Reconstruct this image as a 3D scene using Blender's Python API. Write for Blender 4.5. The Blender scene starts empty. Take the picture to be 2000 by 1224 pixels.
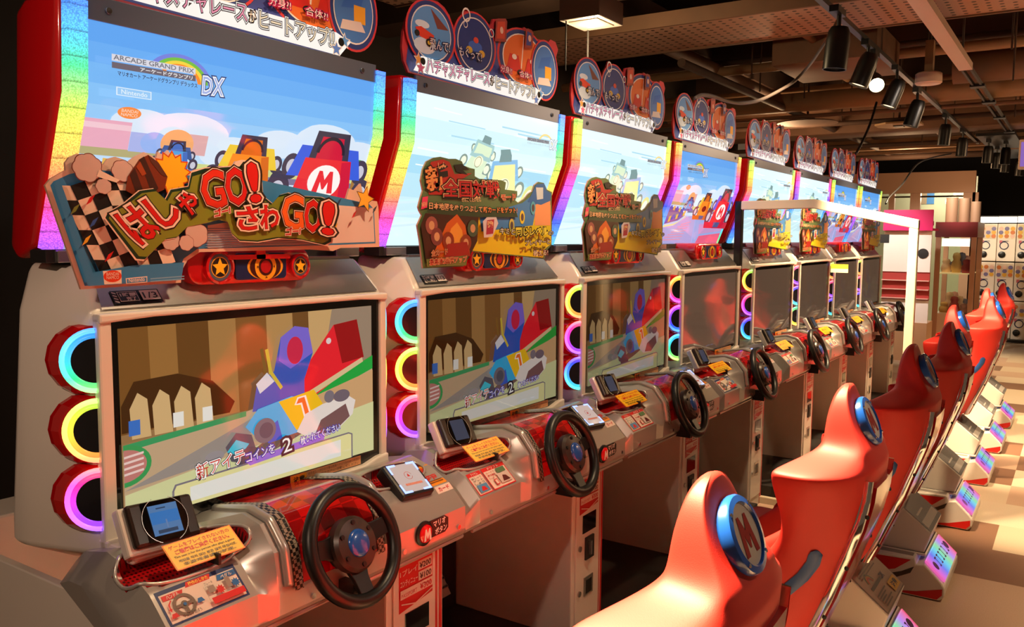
import bpy, bmesh, math, random
from mathutils import Vector, Matrix
from mathutils.geometry import tessellate_polygon
random.seed(7)
SC = bpy.context.scene
COL = SC.collection
PI = math.pi

# ------------------------------------------------------------------ camera
CAM = Vector((-1.50553, -1.47985, 1.73316))
YAW, PITCH, ROLL, FPX = math.radians(33.78866), math.radians(-5.26825), 0.00880215, 1662.54
_fw = Vector((math.cos(YAW) * math.cos(PITCH), math.sin(YAW) * math.cos(PITCH), math.sin(PITCH)))
_r0 = Vector((math.sin(YAW), -math.cos(YAW), 0)); _u0 = _r0.cross(_fw)
RX = _r0 * math.cos(ROLL) + _u0 * math.sin(ROLL)
UX = _u0 * math.cos(ROLL) - _r0 * math.sin(ROLL)
cd = bpy.data.cameras.new('camera'); cam = bpy.data.objects.new('camera', cd); COL.objects.link(cam)
cam.matrix_world = Matrix(((RX.x, UX.x, -_fw.x, CAM.x), (RX.y, UX.y, -_fw.y, CAM.y), (RX.z, UX.z, -_fw.z, CAM.z), (0, 0, 0, 1)))
cd.sensor_width = 36; cd.lens = 36 * FPX / 2000; cd.clip_start = .05; cd.clip_end = 200
SC.camera = cam

def on(px, py, axis, val):
    """the point of the place seen at a pixel of the photograph, on the plane axis = val"""
    d = RX * ((px - 1000) / FPX) - UX * ((py - 612) / FPX) + _fw
    t = (val - CAM[axis]) / d[axis]
    return CAM + d * t

# ------------------------------------------------------------------ world, exposure
SC.view_settings.view_transform = 'Standard'; SC.view_settings.look = 'None'
SC.view_settings.exposure = 0.0; SC.view_settings.gamma = 1; SC.view_settings.use_curve_mapping = False
SC.cycles.use_denoising = True
SC.cycles.max_bounces = 7; SC.cycles.diffuse_bounces = 4; SC.cycles.glossy_bounces = 3
SC.cycles.transparent_max_bounces = 12; SC.cycles.sample_clamp_indirect = 4
SC.cycles.caustics_reflective = False; SC.cycles.caustics_refractive = False
w = bpy.data.worlds.new('hall_air'); SC.world = w; w.use_nodes = True
w.node_tree.nodes['Background'].inputs[0].default_value = (1.0, .62, .36, 1)
w.node_tree.nodes['Background'].inputs[1].default_value = .10

def spot_light(name, loc, aim, watts, deg=60, blend=.6, col=(1, .72, .42), size=.05, parent=None):
    l = bpy.data.lights.new(name, 'SPOT'); l.energy = watts; l.color = col; l.spot_size = math.radians(deg)
    l.spot_blend = blend; l.shadow_soft_size = size
    o = bpy.data.objects.new(name, l); COL.objects.link(o); o.location = loc
    o.rotation_euler = (Vector(aim) - Vector(loc)).to_track_quat('-Z', 'Y').to_euler()
    return o

WARM = (1, .70, .40)
# track and ceiling spots plus added fill for the seats, consoles and aisle
spot_light('beam', (-.22, -.22, 2.86), (-.14, -.92, .98), 2000, 36, .5, WARM, .12)
spot_light('beam', (1.02, -.16, 2.86), (1.00, -.92, .98), 1500, 38, .5, WARM, .12)
spot_light('beam', (3.3, -.3, 2.75), (4.45, -.8, .95), 700, 46, .6, WARM)
spot_light('beam', (4.55, -.3, 2.75), (5.7, -.9, .95), 800, 42, .6, WARM)
spot_light('beam', (5.6, -.3, 2.75), (6.7, -.8, .95), 900, 42, .6, WARM)
spot_light('beam', (.2, -.55, 2.95), (.1, .40, 1.45), 105, 66, .9, WARM)  # added fill on the near cabinets, no lamp hangs here
spot_light('beam', (1.7, -.5, 2.95), (1.5, .40, 1.45), 115, 66, .9, WARM)  # second added fill spot for the cabinet fronts
spot_light('beam', (3.1, -.5, 2.95), (3.3, .40, 1.4), 160, 66, .9, WARM)  # third added fill spot, also without a fixture
spot_light('beam', (5.2, -.6, 2.95), (4.9, .3, 1.1), 560, 70, .9, WARM)
spot_light('beam', (7.0, -.6, 2.95), (6.7, .3, 1.1), 560, 70, .9, WARM)
for hx in (-.3, .9, 2.0, 3.1, 4.2, 5.4, 6.6, 7.8):
    spot_light('beam', (hx - .5, -1.1, 2.9), (hx, .4, 2.42), 42, 46, .7, (1, .82, .66))  # added fill aimed at the header boards, no fixture
spot_light('beam', (1.5, -2.4, 2.9), (.6, -1.0, 1.15), 55, 50, .8, (1, .80, .62))  # added light from behind to lift the seat emblems
spot_light('beam', (-2.3, -.7, 2.7), (-.4, .45, 1.35), 80, 60, .9, (1, .68, .48))  # added side fill for the end cabinet's housing
for sx, sy, e in ((2.8, -2.3, 260), (4.6, -1.9, 420), (6.8, -1.6, 520), (9.0, -1.2, 520), (11.6, -.9, 420)):
    spot_light('beam', (sx, sy + .1, 2.95), (sx + .3, sy, 0), e, 62, .8, (1, .72, .40))
spot_light('beam', (12.2, .2, 2.9), (15.4, .0, 1.0), 330, 60, .8, (1, .86, .64))
spot_light('beam', (9.9, .9, 2.8), (11.6, .95, 1.3), 260, 60, .9, (1, .9, .8))  # added lamp that brightens the prize booth
spot_light('beam', (12.4, 1.6, 2.9), (14.5, 1.3, 1.2), 260, 70, .8, (1, .9, .74))

# ------------------------------------------------------------------ materials
def lin(c):
    return tuple(((v / 255) / 12.92 if v / 255 <= .04045 else ((v / 255 + .055) / 1.055) ** 2.4) for v in c)
MATS = {}
def mat(name, rgb=(200, 200, 200), rough=.5, metal=0, emit=0, ecol=None, spec=.5, coat=0, bump=0, bscale=60, vary=0):
    if name in MATS: return MATS[name]
    m = bpy.data.materials.new(name); m.use_nodes = True; nt = m.node_tree; b = nt.nodes['Principled BSDF']
    c = lin(rgb) + (1,)
    b.inputs['Base Color'].default_value = c; b.inputs['Roughness'].default_value = rough
    b.inputs['Metallic'].default_value = metal; b.inputs['Specular IOR Level'].default_value = spec
    if coat: b.inputs['Coat Weight'].default_value = coat; b.inputs['Coat Roughness'].default_value = .06
    if emit:
        b.inputs['Emission Color'].default_value = (lin(ecol) if ecol else lin(rgb)) + (1,)
        b.inputs['Emission Strength'].default_value = emit
    if vary or bump:
        tc = nt.nodes.new('ShaderNodeTexCoord'); nz = nt.nodes.new('ShaderNodeTexNoise'); nz.inputs['Scale'].default_value = bscale
        nt.links.new(tc.outputs['Object'], nz.inputs['Vector'])
        if vary:
            mx = nt.nodes.new('ShaderNodeMixRGB'); mx.blend_type = 'MULTIPLY'; mx.inputs[0].default_value = vary
            mx.inputs[1].default_value = c; nt.links.new(nz.outputs['Fac'], mx.inputs[2]); nt.links.new(mx.outputs[0], b.inputs['Base Color'])
        if bump:
            bp = nt.nodes.new('ShaderNodeBump'); bp.inputs['Strength'].default_value = bump; bp.inputs['Distance'].default_value = .002
            nt.links.new(nz.outputs['Fac'], bp.inputs['Height']); nt.links.new(bp.outputs[0], b.inputs['Normal'])
    MATS[name] = m
    return m

def ink(r, g, b):                                   # printed colour
    return mat('ink_%d_%d_%d' % (r, g, b), (r, g, b), .38)
def glow(r, g, b, s=1.0):                           # backlit or screen colour
    n = 'glow_%d_%d_%d_%d' % (r, g, b, s * 100)
    if n in MATS: return MATS[n]
    return mat(n, (int(r * .25), int(g * .25), int(b * .25)), .06, emit=s, ecol=(r, g, b))

def ramp_mat(name, stops, strength, axis='Z', z0=0., z1=1., phase=False, rough=.3, emit=True, wrap=False):
    m = bpy.data.materials.new(name); m.use_nodes = True; nt = m.node_tree; b = nt.nodes['Principled BSDF']
    tc = nt.nodes.new('ShaderNodeTexCoord'); sp = nt.nodes.new('ShaderNodeSeparateXYZ'); nt.links.new(tc.outputs['Object'], sp.inputs[0])
    mr = nt.nodes.new('ShaderNodeMapRange'); mr.clamp = not (phase or wrap)
    mr.inputs[1].default_value = z0; mr.inputs[2].default_value = z1
    nt.links.new(sp.outputs[axis], mr.inputs[0]); out = mr.outputs[0]
    if phase:
        at = nt.nodes.new('ShaderNodeAttribute'); at.attribute_type = 'OBJECT'; at.attribute_name = 'phase'
        ad = nt.nodes.new('ShaderNodeMath'); ad.operation = 'ADD'; nt.links.new(out, ad.inputs[0]); nt.links.new(at.outputs['Fac'], ad.inputs[1]); out = ad.outputs[0]
    if phase or wrap:
        fr = nt.nodes.new('ShaderNodeMath'); fr.operation = 'FRACT'; nt.links.new(out, fr.inputs[0]); out = fr.outputs[0]
    cr = nt.nodes.new('ShaderNodeValToRGB'); el = cr.color_ramp.elements
    while len(el) < len(stops): el.new(.5)
    for e, (p, c) in zip(el, stops): e.position = p; e.color = lin(c) + (1,)
    nt.links.new(out, cr.inputs[0])
    if emit:
        b.inputs['Base Color'].default_value = (.05, .05, .05, 1)
        nt.links.new(cr.outputs[0], b.inputs['Emission Color']); b.inputs['Emission Strength'].default_value = strength
    else: nt.links.new(cr.outputs[0], b.inputs['Base Color'])
    b.inputs['Roughness'].default_value = rough
    MATS[name] = m
    return m

RAINBOW = [(0, (30, 60, 255)), (.14, (50, 170, 255)), (.27, (40, 225, 130)), (.40, (190, 235, 60)), (.52, (255, 200, 60)),
           (.62, (255, 120, 60)), (.72, (255, 40, 150)), (.85, (170, 60, 255)), (1, (60, 60, 255))]
PALE = [(p, tuple(int(v + (255 - v) * .15) for v in c)) for p, c in RAINBOW]
M_STRIP = ramp_mat('led_strip', PALE, 1.4, 'Z', 2.27, 1.60, True)
M_RING = ramp_mat('ring_glow', RAINBOW, 1.5, 'Z', 1.55, 1.02, True)
M_CORE = ramp_mat('ring_core', PALE, 2.6, 'Z', 1.55, 1.02, True)
# bumps of light inside the strip lens
nt = M_STRIP.node_tree; b = nt.nodes['Principled BSDF']
tc = nt.nodes.new('ShaderNodeTexCoord'); mp = nt.nodes.new('ShaderNodeMapping'); mp.inputs['Scale'].default_value = (60, 60, 60)
vo = nt.nodes.new('ShaderNodeTexVoronoi'); cr2 = nt.nodes.new('ShaderNodeMapRange')
cr2.inputs[1].default_value = .1; cr2.inputs[2].default_value = .75; cr2.inputs[3].default_value = 2.2; cr2.inputs[4].default_value = .95
nt.links.new(tc.outputs['Object'], mp.inputs[0]); nt.links.new(mp.outputs[0], vo.inputs['Vector'])
nt.links.new(vo.outputs['Distance'], cr2.inputs[0])
sp = nt.nodes.new('ShaderNodeSeparateXYZ'); nt.links.new(tc.outputs['Object'], sp.inputs[0])
m1 = nt.nodes.new('ShaderNodeMath'); m1.operation = 'MULTIPLY'; m1.inputs[1].default_value = 18.5; nt.links.new(sp.outputs['Z'], m1.inputs[0])
m2 = nt.nodes.new('ShaderNodeMath'); m2.operation = 'FRACT'; nt.links.new(m1.outputs[0], m2.inputs[0])
m3 = nt.nodes.new('ShaderNodeMapRange'); m3.inputs[1].default_value = .0; m3.inputs[2].default_value = .12; m3.inputs[3].default_value = .35; m3.inputs[4].default_value = 1; nt.links.new(m2.outputs[0], m3.inputs[0])
m4 = nt.nodes.new('ShaderNodeMath'); m4.operation = 'MULTIPLY'; nt.links.new(cr2.outputs[0], m4.inputs[0]); nt.links.new(m3.outputs[0], m4.inputs[1])
nt.links.new(m4.outputs[0], b.inputs['Emission Strength'])

WHITE = mat('white_cabinet', (226, 218, 208), .32, coat=.3)
SILVER = mat('silver_plastic', (186, 182, 178), .3, .55)
STEEL = mat('steel', (190, 188, 186), .25, .9)
CHROME = mat('chrome', (235, 235, 240), .08, 1)
BLACK = mat('black_plastic', (11, 10, 10), .38)
BLACKG = mat('black_gloss', (8, 8, 9), .08, coat=.5)
DARK = mat('dark_steel', (40, 38, 38), .5, .3)
REDC = mat('red_lacquer', (190, 12, 18), .16, coat=.8)
REDP = mat('red_plastic', (196, 22, 26), .3, coat=.3)
SEATRED = mat('seat_vinyl', (218, 42, 30), .58, coat=.12, bump=.08, bscale=500)
SEATRED.node_tree.nodes['Principled BSDF'].inputs['Coat Roughness'].default_value = .5
BLUE = mat('blue_rim', (28, 88, 190), .22, coat=.6)
NAVY = mat('navy', (20, 34, 80), .35)
GOLD = mat('gold', (236, 170, 30), .35)
CREAM = mat('cream_disc', (226, 208, 190), .35)
YELLOW = mat('yellow_card', (250, 196, 20), .4)

def tex_mat(name, build, rough=.4, metal=0, coat=0):
    m = bpy.data.materials.new(name); m.use_nodes = True; nt = m.node_tree; b = nt.nodes['Principled BSDF']
    b.inputs['Roughness'].default_value = rough; b.inputs['Metallic'].default_value = metal
    if coat: b.inputs['Coat Weight'].default_value = coat
    build(nt, b); MATS[name] = m
    return m
def checker(c1, c2, scale, rough=.4, coat=0, rot=0):
    def f(nt, b):
        tc = nt.nodes.new('ShaderNodeTexCoord'); mp = nt.nodes.new('ShaderNodeMapping'); mp.inputs['Rotation'].default_value = (rot, 0, 0)
        ck = nt.nodes.new('ShaderNodeTexChecker'); ck.inputs['Scale'].default_value = scale
        ck.inputs['Color1'].default_value = lin(c1) + (1,); ck.inputs['Color2'].default_value = lin(c2) + (1,)
        nt.links.new(tc.outputs['Object'], mp.inputs[0]); nt.links.new(mp.outputs[0], ck.inputs['Vector']); nt.links.new(ck.outputs[0], b.inputs['Base Color'])
    return tex_mat('checker_%d_%d_%d' % (c1[0], c2[1], scale), f, rough, 0, coat)
REDCHECK = checker((205, 16, 16), (150, 8, 10), 22.3, .22, .7)
BWCHECK = checker((150, 135, 120), (18, 16, 16), 115, .4)

def dots(name, base, hole, scale, rough=.5, r=.28, metal=0, stretch=1.):
    def f(nt, b):
        tc = nt.nodes.new('ShaderNodeTexCoord'); mp = nt.nodes.new('ShaderNodeMapping'); mp.inputs['Scale'].default_value = (scale, scale * stretch, scale)
        nt.links.new(tc.outputs['Object'], mp.inputs[0])
        fr = nt.nodes.new('ShaderNodeVectorMath'); fr.operation = 'FRACTION'; nt.links.new(mp.outputs[0], fr.inputs[0])
        sp = nt.nodes.new('ShaderNodeSeparateXYZ'); nt.links.new(fr.outputs[0], sp.inputs[0])
        cb = nt.nodes.new('ShaderNodeCombineXYZ'); nt.links.new(sp.outputs[0], cb.inputs[0]); nt.links.new(sp.outputs[1], cb.inputs[1])
        ds = nt.nodes.new('ShaderNodeVectorMath'); ds.operation = 'DISTANCE'; ds.inputs[1].default_value = (.5, .5, 0); nt.links.new(cb.outputs[0], ds.inputs[0])
        lt = nt.nodes.new('ShaderNodeMath'); lt.operation = 'LESS_THAN'; lt.inputs[1].default_value = r; nt.links.new(ds.outputs['Value'], lt.inputs[0])
        mx = nt.nodes.new('ShaderNodeMixRGB'); mx.inputs[1].default_value = lin(base) + (1,); mx.inputs[2].default_value = lin(hole) + (1,)
        nt.links.new(lt.outputs[0], mx.inputs[0]); nt.links.new(mx.outputs[0], b.inputs['Base Color'])
    return tex_mat(name, f, rough, metal)
BOWLRED = dots('speaker_red', (165, 10, 16), (60, 4, 6), 95, .3)
PERF = dots('perforated_sheet', (168, 128, 108), (36, 20, 14), 14, .6, .2, 0, 1.)

def glass_mat(name, tint=(1, 1, 1), gl=.5, rough=.02):
    m = bpy.data.materials.new(name); m.use_nodes = True; nt = m.node_tree; nt.nodes.remove(nt.nodes['Principled BSDF'])
    tr = nt.nodes.new('ShaderNodeBsdfTransparent'); tr.inputs[0].default_value = tint + (1,)
    go = nt.nodes.new('ShaderNodeBsdfGlossy'); go.inputs['Roughness'].default_value = rough
    fr = nt.nodes.new('ShaderNodeFresnel'); fr.inputs[0].default_value = 1.45
    ml = nt.nodes.new('ShaderNodeMath'); ml.operation = 'MULTIPLY'; ml.inputs[1].default_value = gl; nt.links.new(fr.outputs[0], ml.inputs[0])
    mx = nt.nodes.new('ShaderNodeMixShader'); nt.links.new(ml.outputs[0], mx.inputs[0]); nt.links.new(tr.outputs[0], mx.inputs[1]); nt.links.new(go.outputs[0], mx.inputs[2])
    nt.links.new(mx.outputs[0], nt.nodes['Material Output'].inputs[0]); MATS[name] = m
    return m
ACRYL = glass_mat('clear_acrylic', (.96, .97, .96), .55)
GLASS = glass_mat('shop_glass', (.93, .96, .93), .5)

# ------------------------------------------------------------------ mesh builder
class MB:
    def __init__(s): s.v = []; s.f = []; s.m = []; s.mats = []
    def mi(s, m):
        if m not in s.mats: s.mats.append(m)
        return s.mats.index(m)
    def add(s, vs, fs, m):
        k = len(s.v); i = s.mi(m); s.v += [tuple(v) for v in vs]
        for f in fs: s.f.append([k + j for j in f]); s.m.append(i)
    def box(s, a, b, m, rot=None, piv=None):
        x0, y0, z0 = a; x1, y1, z1 = b
        vs = [Vector(p) for p in ((x0, y0, z0), (x1, y0, z0), (x1, y1, z0), (x0, y1, z0), (x0, y0, z1), (x1, y0, z1), (x1, y1, z1), (x0, y1, z1))]
        if rot is not None:
            c = Vector(piv) if piv else (Vector(a) + Vector(b)) / 2
            vs = [c + rot @ (v - c) for v in vs]
        s.add(vs, [(0, 3, 2, 1), (4, 5, 6, 7), (0, 1, 5, 4), (1, 2, 6, 5), (2, 3, 7, 6), (3, 0, 4, 7)], m)
        return s
    def prism(s, poly, axis, a, b, m, side=None):
        """poly in the two other axes (in x,y,z order), extruded along axis from a to b"""
        def P(p, t): return ((t, p[0], p[1]), (p[0], t, p[1]), (p[0], p[1], t))[axis]
        n = len(poly)
        s.add([P(p, a) for p in poly] + [P(p, b) for p in poly],
              [list(range(n)), list(range(2 * n - 1, n - 1, -1))], m)
        k = len(s.v) - 2 * n; i = s.mi(side or m)
        for j in range(n):
            s.f.append([k + j, k + n + j, k + n + (j + 1) % n, k + (j + 1) % n]); s.m.append(i)
        return s
    def loft(s, rings, m, closed=True, caps=True):
        n = len(rings[0]); k = len(s.v); i = s.mi(m)
        for r in rings: s.v += [tuple(p) for p in r]
        for a in range(len(rings) - 1):
            for j in range(n if closed else n - 1):
                s.f.append([k + a * n + j, k + a * n + (j + 1) % n, k + (a + 1) * n + (j + 1) % n, k + (a + 1) * n + j]); s.m.append(i)
        if caps and closed:
            s.f.append([k + j for j in range(n)][::-1]); s.m.append(i)
            s.f.append([k + (len(rings) - 1) * n + j for j in range(n)]); s.m.append(i)
        return s
    def tube(s, pts, r, m, n=10, closed=False):
        pts = [Vector(p) for p in pts]; rings = []; up = None
        N = len(pts)
        for i, p in enumerate(pts):
            if closed: t = pts[(i + 1) % N] - pts[i - 1]
            else: t = pts[min(i + 1, N - 1)] - pts[max(i - 1, 0)]
            t.normalize()
            if up is None: up = Vector((0, 0, 1)) if abs(t.z) < .9 else Vector((1, 0, 0))
            a = t.cross(up)
            if a.length < 1e-4: a = t.orthogonal()
            a.normalize(); b = a.cross(t).normalized(); up = b
            rr = r[i] if isinstance(r, (list, tuple)) else r
            rings.append([p + a * math.cos(2 * PI * j / n) * rr + b * math.sin(2 * PI * j / n) * rr for j in range(n)])
        if closed: rings.append(rings[0])
        return s.loft(rings, m, True, not closed)
    def lathe(s, prof, c, ax, m, n=24, a0=0, a1=2 * PI, ref=None):
        """prof: (radius, height along ax)"""
        ax = Vector(ax).normalized(); e1 = Vector(ref) if ref else ax.orthogonal().normalized(); e2 = ax.cross(e1); c = Vector(c)
        full = abs(a1 - a0 - 2 * PI) < 1e-6; cnt = n if full else n + 1
        rings = []
        for j in range(cnt):
            t = a0 + (a1 - a0) * j / n
            rings.append([c + (e1 * math.cos(t) + e2 * math.sin(t)) * r + ax * h for r, h in prof])
        if full: rings.append(rings[0])
        return s.loft(rings, m, False, False)
    def hull(s, pts, m):
        bm = bmesh.new()
        for p in pts: bm.verts.new(p)
        bmesh.ops.convex_hull(bm, input=bm.verts)
        bmesh.ops.dissolve_limit(bm, angle_limit=.02, verts=bm.verts, edges=bm.edges)
        bm.verts.index_update()
        vs = [v.co.copy() for v in bm.verts]; fs = [[v.index for v in f.verts] for f in bm.faces]; bm.free()
        s.add(vs, fs, m)
        return s
    def mesh(s, name, smooth=0, bevel=0, sub=0, segs=2, merge=True):
        me = bpy.data.meshes.new(name); me.from_pydata(s.v, [], s.f)
        for m in s.mats: me.materials.append(m)
        me.polygons.foreach_set('material_index', s.m)
        bm = bmesh.new(); bm.from_mesh(me)
        if merge: bmesh.ops.remove_doubles(bm, verts=bm.verts, dist=1e-5)
        bmesh.ops.recalc_face_normals(bm, faces=bm.faces)
        if bevel:
            es = [e for e in bm.edges if len(e.link_faces) == 2 and e.calc_face_angle(0) > .5]
            bmesh.ops.bevel(bm, geom=es, offset=bevel, segments=segs, affect='EDGES', profile=.5, clamp_overlap=True)
        bm.to_mesh(me); bm.free()
        if smooth:
            me.polygons.foreach_set('use_smooth', [True] * len(me.polygons))
            if smooth < 3: me.set_sharp_from_angle(angle=smooth)
        if sub:
            o = bpy.data.objects.new('t', me); COL.objects.link(o); md = o.modifiers.new('s', 'SUBSURF'); md.levels = sub; md.render_levels = sub
            m2 = bpy.data.meshes.new_from_object(o.evaluated_get(bpy.context.evaluated_depsgraph_get()))
            bpy.data.objects.remove(o); me = m2; me.name = name
            me.polygons.foreach_set('use_smooth', [True] * len(me.polygons))
        return me
    def build(s, name, parent=None, **k):
        return place(name, s.mesh(name, **k), parent)

def place(name, me, parent=None):
    o = bpy.data.objects.new(name, me); COL.objects.link(o)
    if parent is not None: o.parent = parent
    return o
def thing(name, label, cat, loc=(0, 0, 0), rz=0, group=None):
    o = bpy.data.objects.new(name, None); COL.objects.link(o); o.location = loc; o.rotation_euler = (0, 0, rz); o.empty_display_size = .1
    return tag(o, label, cat, group)
def tag(o, label, cat, group=None, kind=None):
    o['label'] = label; o['category'] = cat
    if group: o['group'] = group
    if kind: o['kind'] = kind
    return o
def struct(o, label=None, cat=None):
    o['kind'] = 'structure'
    if label: o['label'] = label
    if cat: o['category'] = cat
    return o
def empty_part(name, parent, loc=(0, 0, 0)):
    o = bpy.data.objects.new(name, None); COL.objects.link(o); o.parent = parent; o.location = loc
    return o
def copy_tree(o, parent=None):
    c = o.copy(); COL.objects.link(c); c.parent = parent
    for ch in o.children: copy_tree(ch, c)
    return c

# ------------------------------------------------------------------ printed and backlit artwork, as thin layers on a surface
_TX = {}
def glyphs(s, off):
    k = (s, round(off, 3))
    if k not in _TX:
        c = bpy.data.curves.new('t', 'FONT'); c.body = s; c.offset = off; c.resolution_u = 2
        o = bpy.data.objects.new('t', c); COL.objects.link(o)
        me = bpy.data.meshes.new_from_object(o.evaluated_get(bpy.context.evaluated_depsgraph_get()))
        _TX[k] = ([(v.co.x, v.co.y) for v in me.vertices], [list(p.vertices) for p in me.polygons])
        bpy.data.objects.remove(o); bpy.data.curves.remove(c); bpy.data.meshes.remove(me)
    return _TX[k]
class Art:
    def __init__(s, step=.0004): s.L = []; s.step = step
    def poly(s, pts, m): s.L.append(([tuple(p) for p in pts], None, m)); return s
    def rect(s, x0, y0, x1, y1, m): return s.poly([(x0, y0), (x1, y0), (x1, y1), (x0, y1)], m)
    def ell(s, cx, cy, rx, ry, m, n=28, a0=0, rot=0):
        cr, sr = math.cos(rot), math.sin(rot)
        return s.poly([(cx + rx * math.cos(t) * cr - ry * math.sin(t) * sr, cy + rx * math.cos(t) * sr + ry * math.sin(t) * cr) for t in (2 * PI * i / n for i in range(n))], m)
    def arc(s, cx, cy, r0, r1, a0, a1, m, n=20, sy=1.):
        o = [(cx + r1 * math.cos(a0 + (a1 - a0) * i / n), cy + sy * r1 * math.sin(a0 + (a1 - a0) * i / n)) for i in range(n + 1)]
        i_ = [(cx + r0 * math.cos(a0 + (a1 - a0) * i / n), cy + sy * r0 * math.sin(a0 + (a1 - a0) * i / n)) for i in range(n, -1, -1)]
        return s.poly(o + i_, m)
    def star(s, cx, cy, r, m, k=.45, rot=PI / 2, n=5):
        return s.poly([(cx + (r if i % 2 == 0 else r * k) * math.cos(rot + PI * i / n), cy + (r if i % 2 == 0 else r * k) * math.sin(rot + PI * i / n)) for i in range(2 * n)], m)
    def line(s, pts, wd, m):
        L, R = [], []
        for i, p in enumerate(pts):
            a = pts[max(i - 1, 0)]; b = pts[min(i + 1, len(pts) - 1)]
            dx, dy = b[0] - a[0], b[1] - a[1]; l = math.hypot(dx, dy) or 1
            L.append((p[0] - dy / l * wd / 2, p[1] + dx / l * wd / 2)); R.append((p[0] + dy / l * wd / 2, p[1] - dx / l * wd / 2))
        return s.poly(L + R[::-1], m)
    def text(s, t, p0, p1, h, m, off=.0, shear=0.):
        """t runs from p0 to p1 along its baseline with letters h tall; off thickens the strokes (in ems)"""
        v, f = glyphs(t, off); v0, _ = glyphs(t, 0)
        if not v0: return s
        xa = min(p[0] for p in v0); xb = max(p[0] for p in v0); ya = min(p[1] for p in v0); yb = max(p[1] for p in v0)
        dx, dy = p1[0] - p0[0], p1[1] - p0[1]; l = math.hypot(dx, dy) or 1; ux, uy = dx / l, dy / l
        sx = l / (xb - xa); sy = h / (yb - ya)
        q = []
        for x, y in v:
            a = (x - xa) * sx; c = (y - ya) * sy; a += shear * c
            q.append((p0[0] + ux * a - uy * c, p0[1] + uy * a + ux * c))
        s.L.append((q, f, m)); return s
    def outlined(s, t, p0, p1, h, layers, shear=0.):
        for off, m in layers: s.text(t, p0, p1, h, m, off, shear)
        return s
    def mesh(s, name, mapf, cut=None, lift=.0006, clip=None):
        """mapf(u, v, d) -> point d in front of the surface; cut: v where the surface folds"""
        bm = bmesh.new(); mats = []
        for k, (q, f, m) in enumerate(s.L):
            if m not in mats: mats.append(m)
            i = mats.index(m); d = lift + s.step * k
            vs = [bm.verts.new((p[0], p[1], d)) for p in q]
            fl = f if f is not None else [t for t in tessellate_polygon([[Vector((p[0], p[1], 0)) for p in q]])]
            for t in fl:
                try: fc = bm.faces.new([vs[j] for j in t]); fc.material_index = i
                except ValueError: pass
        if clip:
            for co, no in (((clip[0], 0, 0), (-1, 0, 0)), ((clip[2], 0, 0), (1, 0, 0)), ((0, clip[1], 0), (0, -1, 0)), ((0, clip[3], 0), (0, 1, 0))):
                bmesh.ops.bisect_plane(bm, geom=bm.verts[:] + bm.edges[:] + bm.faces[:], plane_co=co, plane_no=no, dist=1e-6, clear_outer=True)
        if cut is not None:
            bmesh.ops.bisect_plane(bm, geom=bm.verts[:] + bm.edges[:] + bm.faces[:], plane_co=(0, cut, 0), plane_no=(0, 1, 0), dist=1e-6)
        for fc in bm.faces:
            fc.normal_update()
            if fc.normal.z < 0: fc.normal_flip()
        for v in bm.verts: v.co = mapf(v.co.x, v.co.y, v.co.z)
        bmesh.ops.delete(bm, geom=[v for v in bm.verts if not v.link_faces], context='VERTS')
        me = bpy.data.meshes.new(name); bm.to_mesh(me); bm.free()
        for m in mats: me.materials.append(m)
        return me
def frontal(y):                                      # art in (x, z) on a surface facing -Y
    return lambda u, v, d: (u, y - d, v)
def quad_map(o, ex, ey):                             # art in (u, v) on any plane: origin, u axis, v axis
    o, ex, ey = Vector(o), Vector(ex), Vector(ey); n = ex.cross(ey).normalized()
    return lambda u, v, d: o + ex * u + ey * v + n * d

PITCHX = 1.1
def mx(n): return n * PITCHX + (.105 if n >= 4 else 0)

# ================================================================== room shell
def floor_build(nt, b):
    tc = nt.nodes.new('ShaderNodeTexCoord'); sp = nt.nodes.new('ShaderNodeSeparateXYZ'); nt.links.new(tc.outputs['Object'], sp.inputs[0])
    def cell(size, ox):
        cs = []
        for i in (0, 1):
            a = nt.nodes.new('ShaderNodeMath'); a.operation = 'DIVIDE'; a.inputs[1].default_value = size; nt.links.new(sp.outputs[i], a.inputs[0])
            c = nt.nodes.new('ShaderNodeMath'); c.operation = 'ADD'; c.inputs[1].default_value = ox; nt.links.new(a.outputs[0], c.inputs[0])
            f = nt.nodes.new('ShaderNodeMath'); f.operation = 'FLOOR'; nt.links.new(c.outputs[0], f.inputs[0]); cs.append(f)
        cb = nt.nodes.new('ShaderNodeCombineXYZ'); nt.links.new(cs[0].outputs[0], cb.inputs[0]); nt.links.new(cs[1].outputs[0], cb.inputs[1])
        wn = nt.nodes.new('ShaderNodeTexWhiteNoise'); nt.links.new(cb.outputs[0], wn.inputs[0])
        return wn.outputs['Value']
    a = cell(.5, .3); cr = nt.nodes.new('ShaderNodeValToRGB'); cr.color_ramp.interpolation = 'CONSTANT'
    st = [(0, (206, 186, 160)), (.36, (214, 196, 172)), (.60, (196, 164, 140)), (.74, (130, 96, 74)), (.9, (214, 194, 168))]
    el = cr.color_ramp.elements
    while len(el) < len(st): el.new(.5)
    for e, (p, c) in zip(el, st): e.position = p; e.color = lin(c) + (1,)
    nt.links.new(a, cr.inputs[0])
    nz = nt.nodes.new('ShaderNodeTexNoise'); nz.inputs['Scale'].default_value = 180; nt.links.new(tc.outputs['Object'], nz.inputs['Vector'])
    mx_ = nt.nodes.new('ShaderNodeMixRGB'); mx_.blend_type = 'MULTIPLY'; mx_.inputs[0].default_value = .25
    nt.links.new(cr.outputs[0], mx_.inputs[1]); nt.links.new(nz.outputs['Fac'], mx_.inputs[2]); nt.links.new(mx_.outputs[0], b.inputs['Base Color'])
M_FLOOR = tex_mat('carpet_tiles', floor_build, .55)
struct(MB().box((-3.2, -5.2, -.08), (21, 5.2, 0), M_FLOOR).build('floor'), 'beige and brown carpet tile floor', 'floor')
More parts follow.
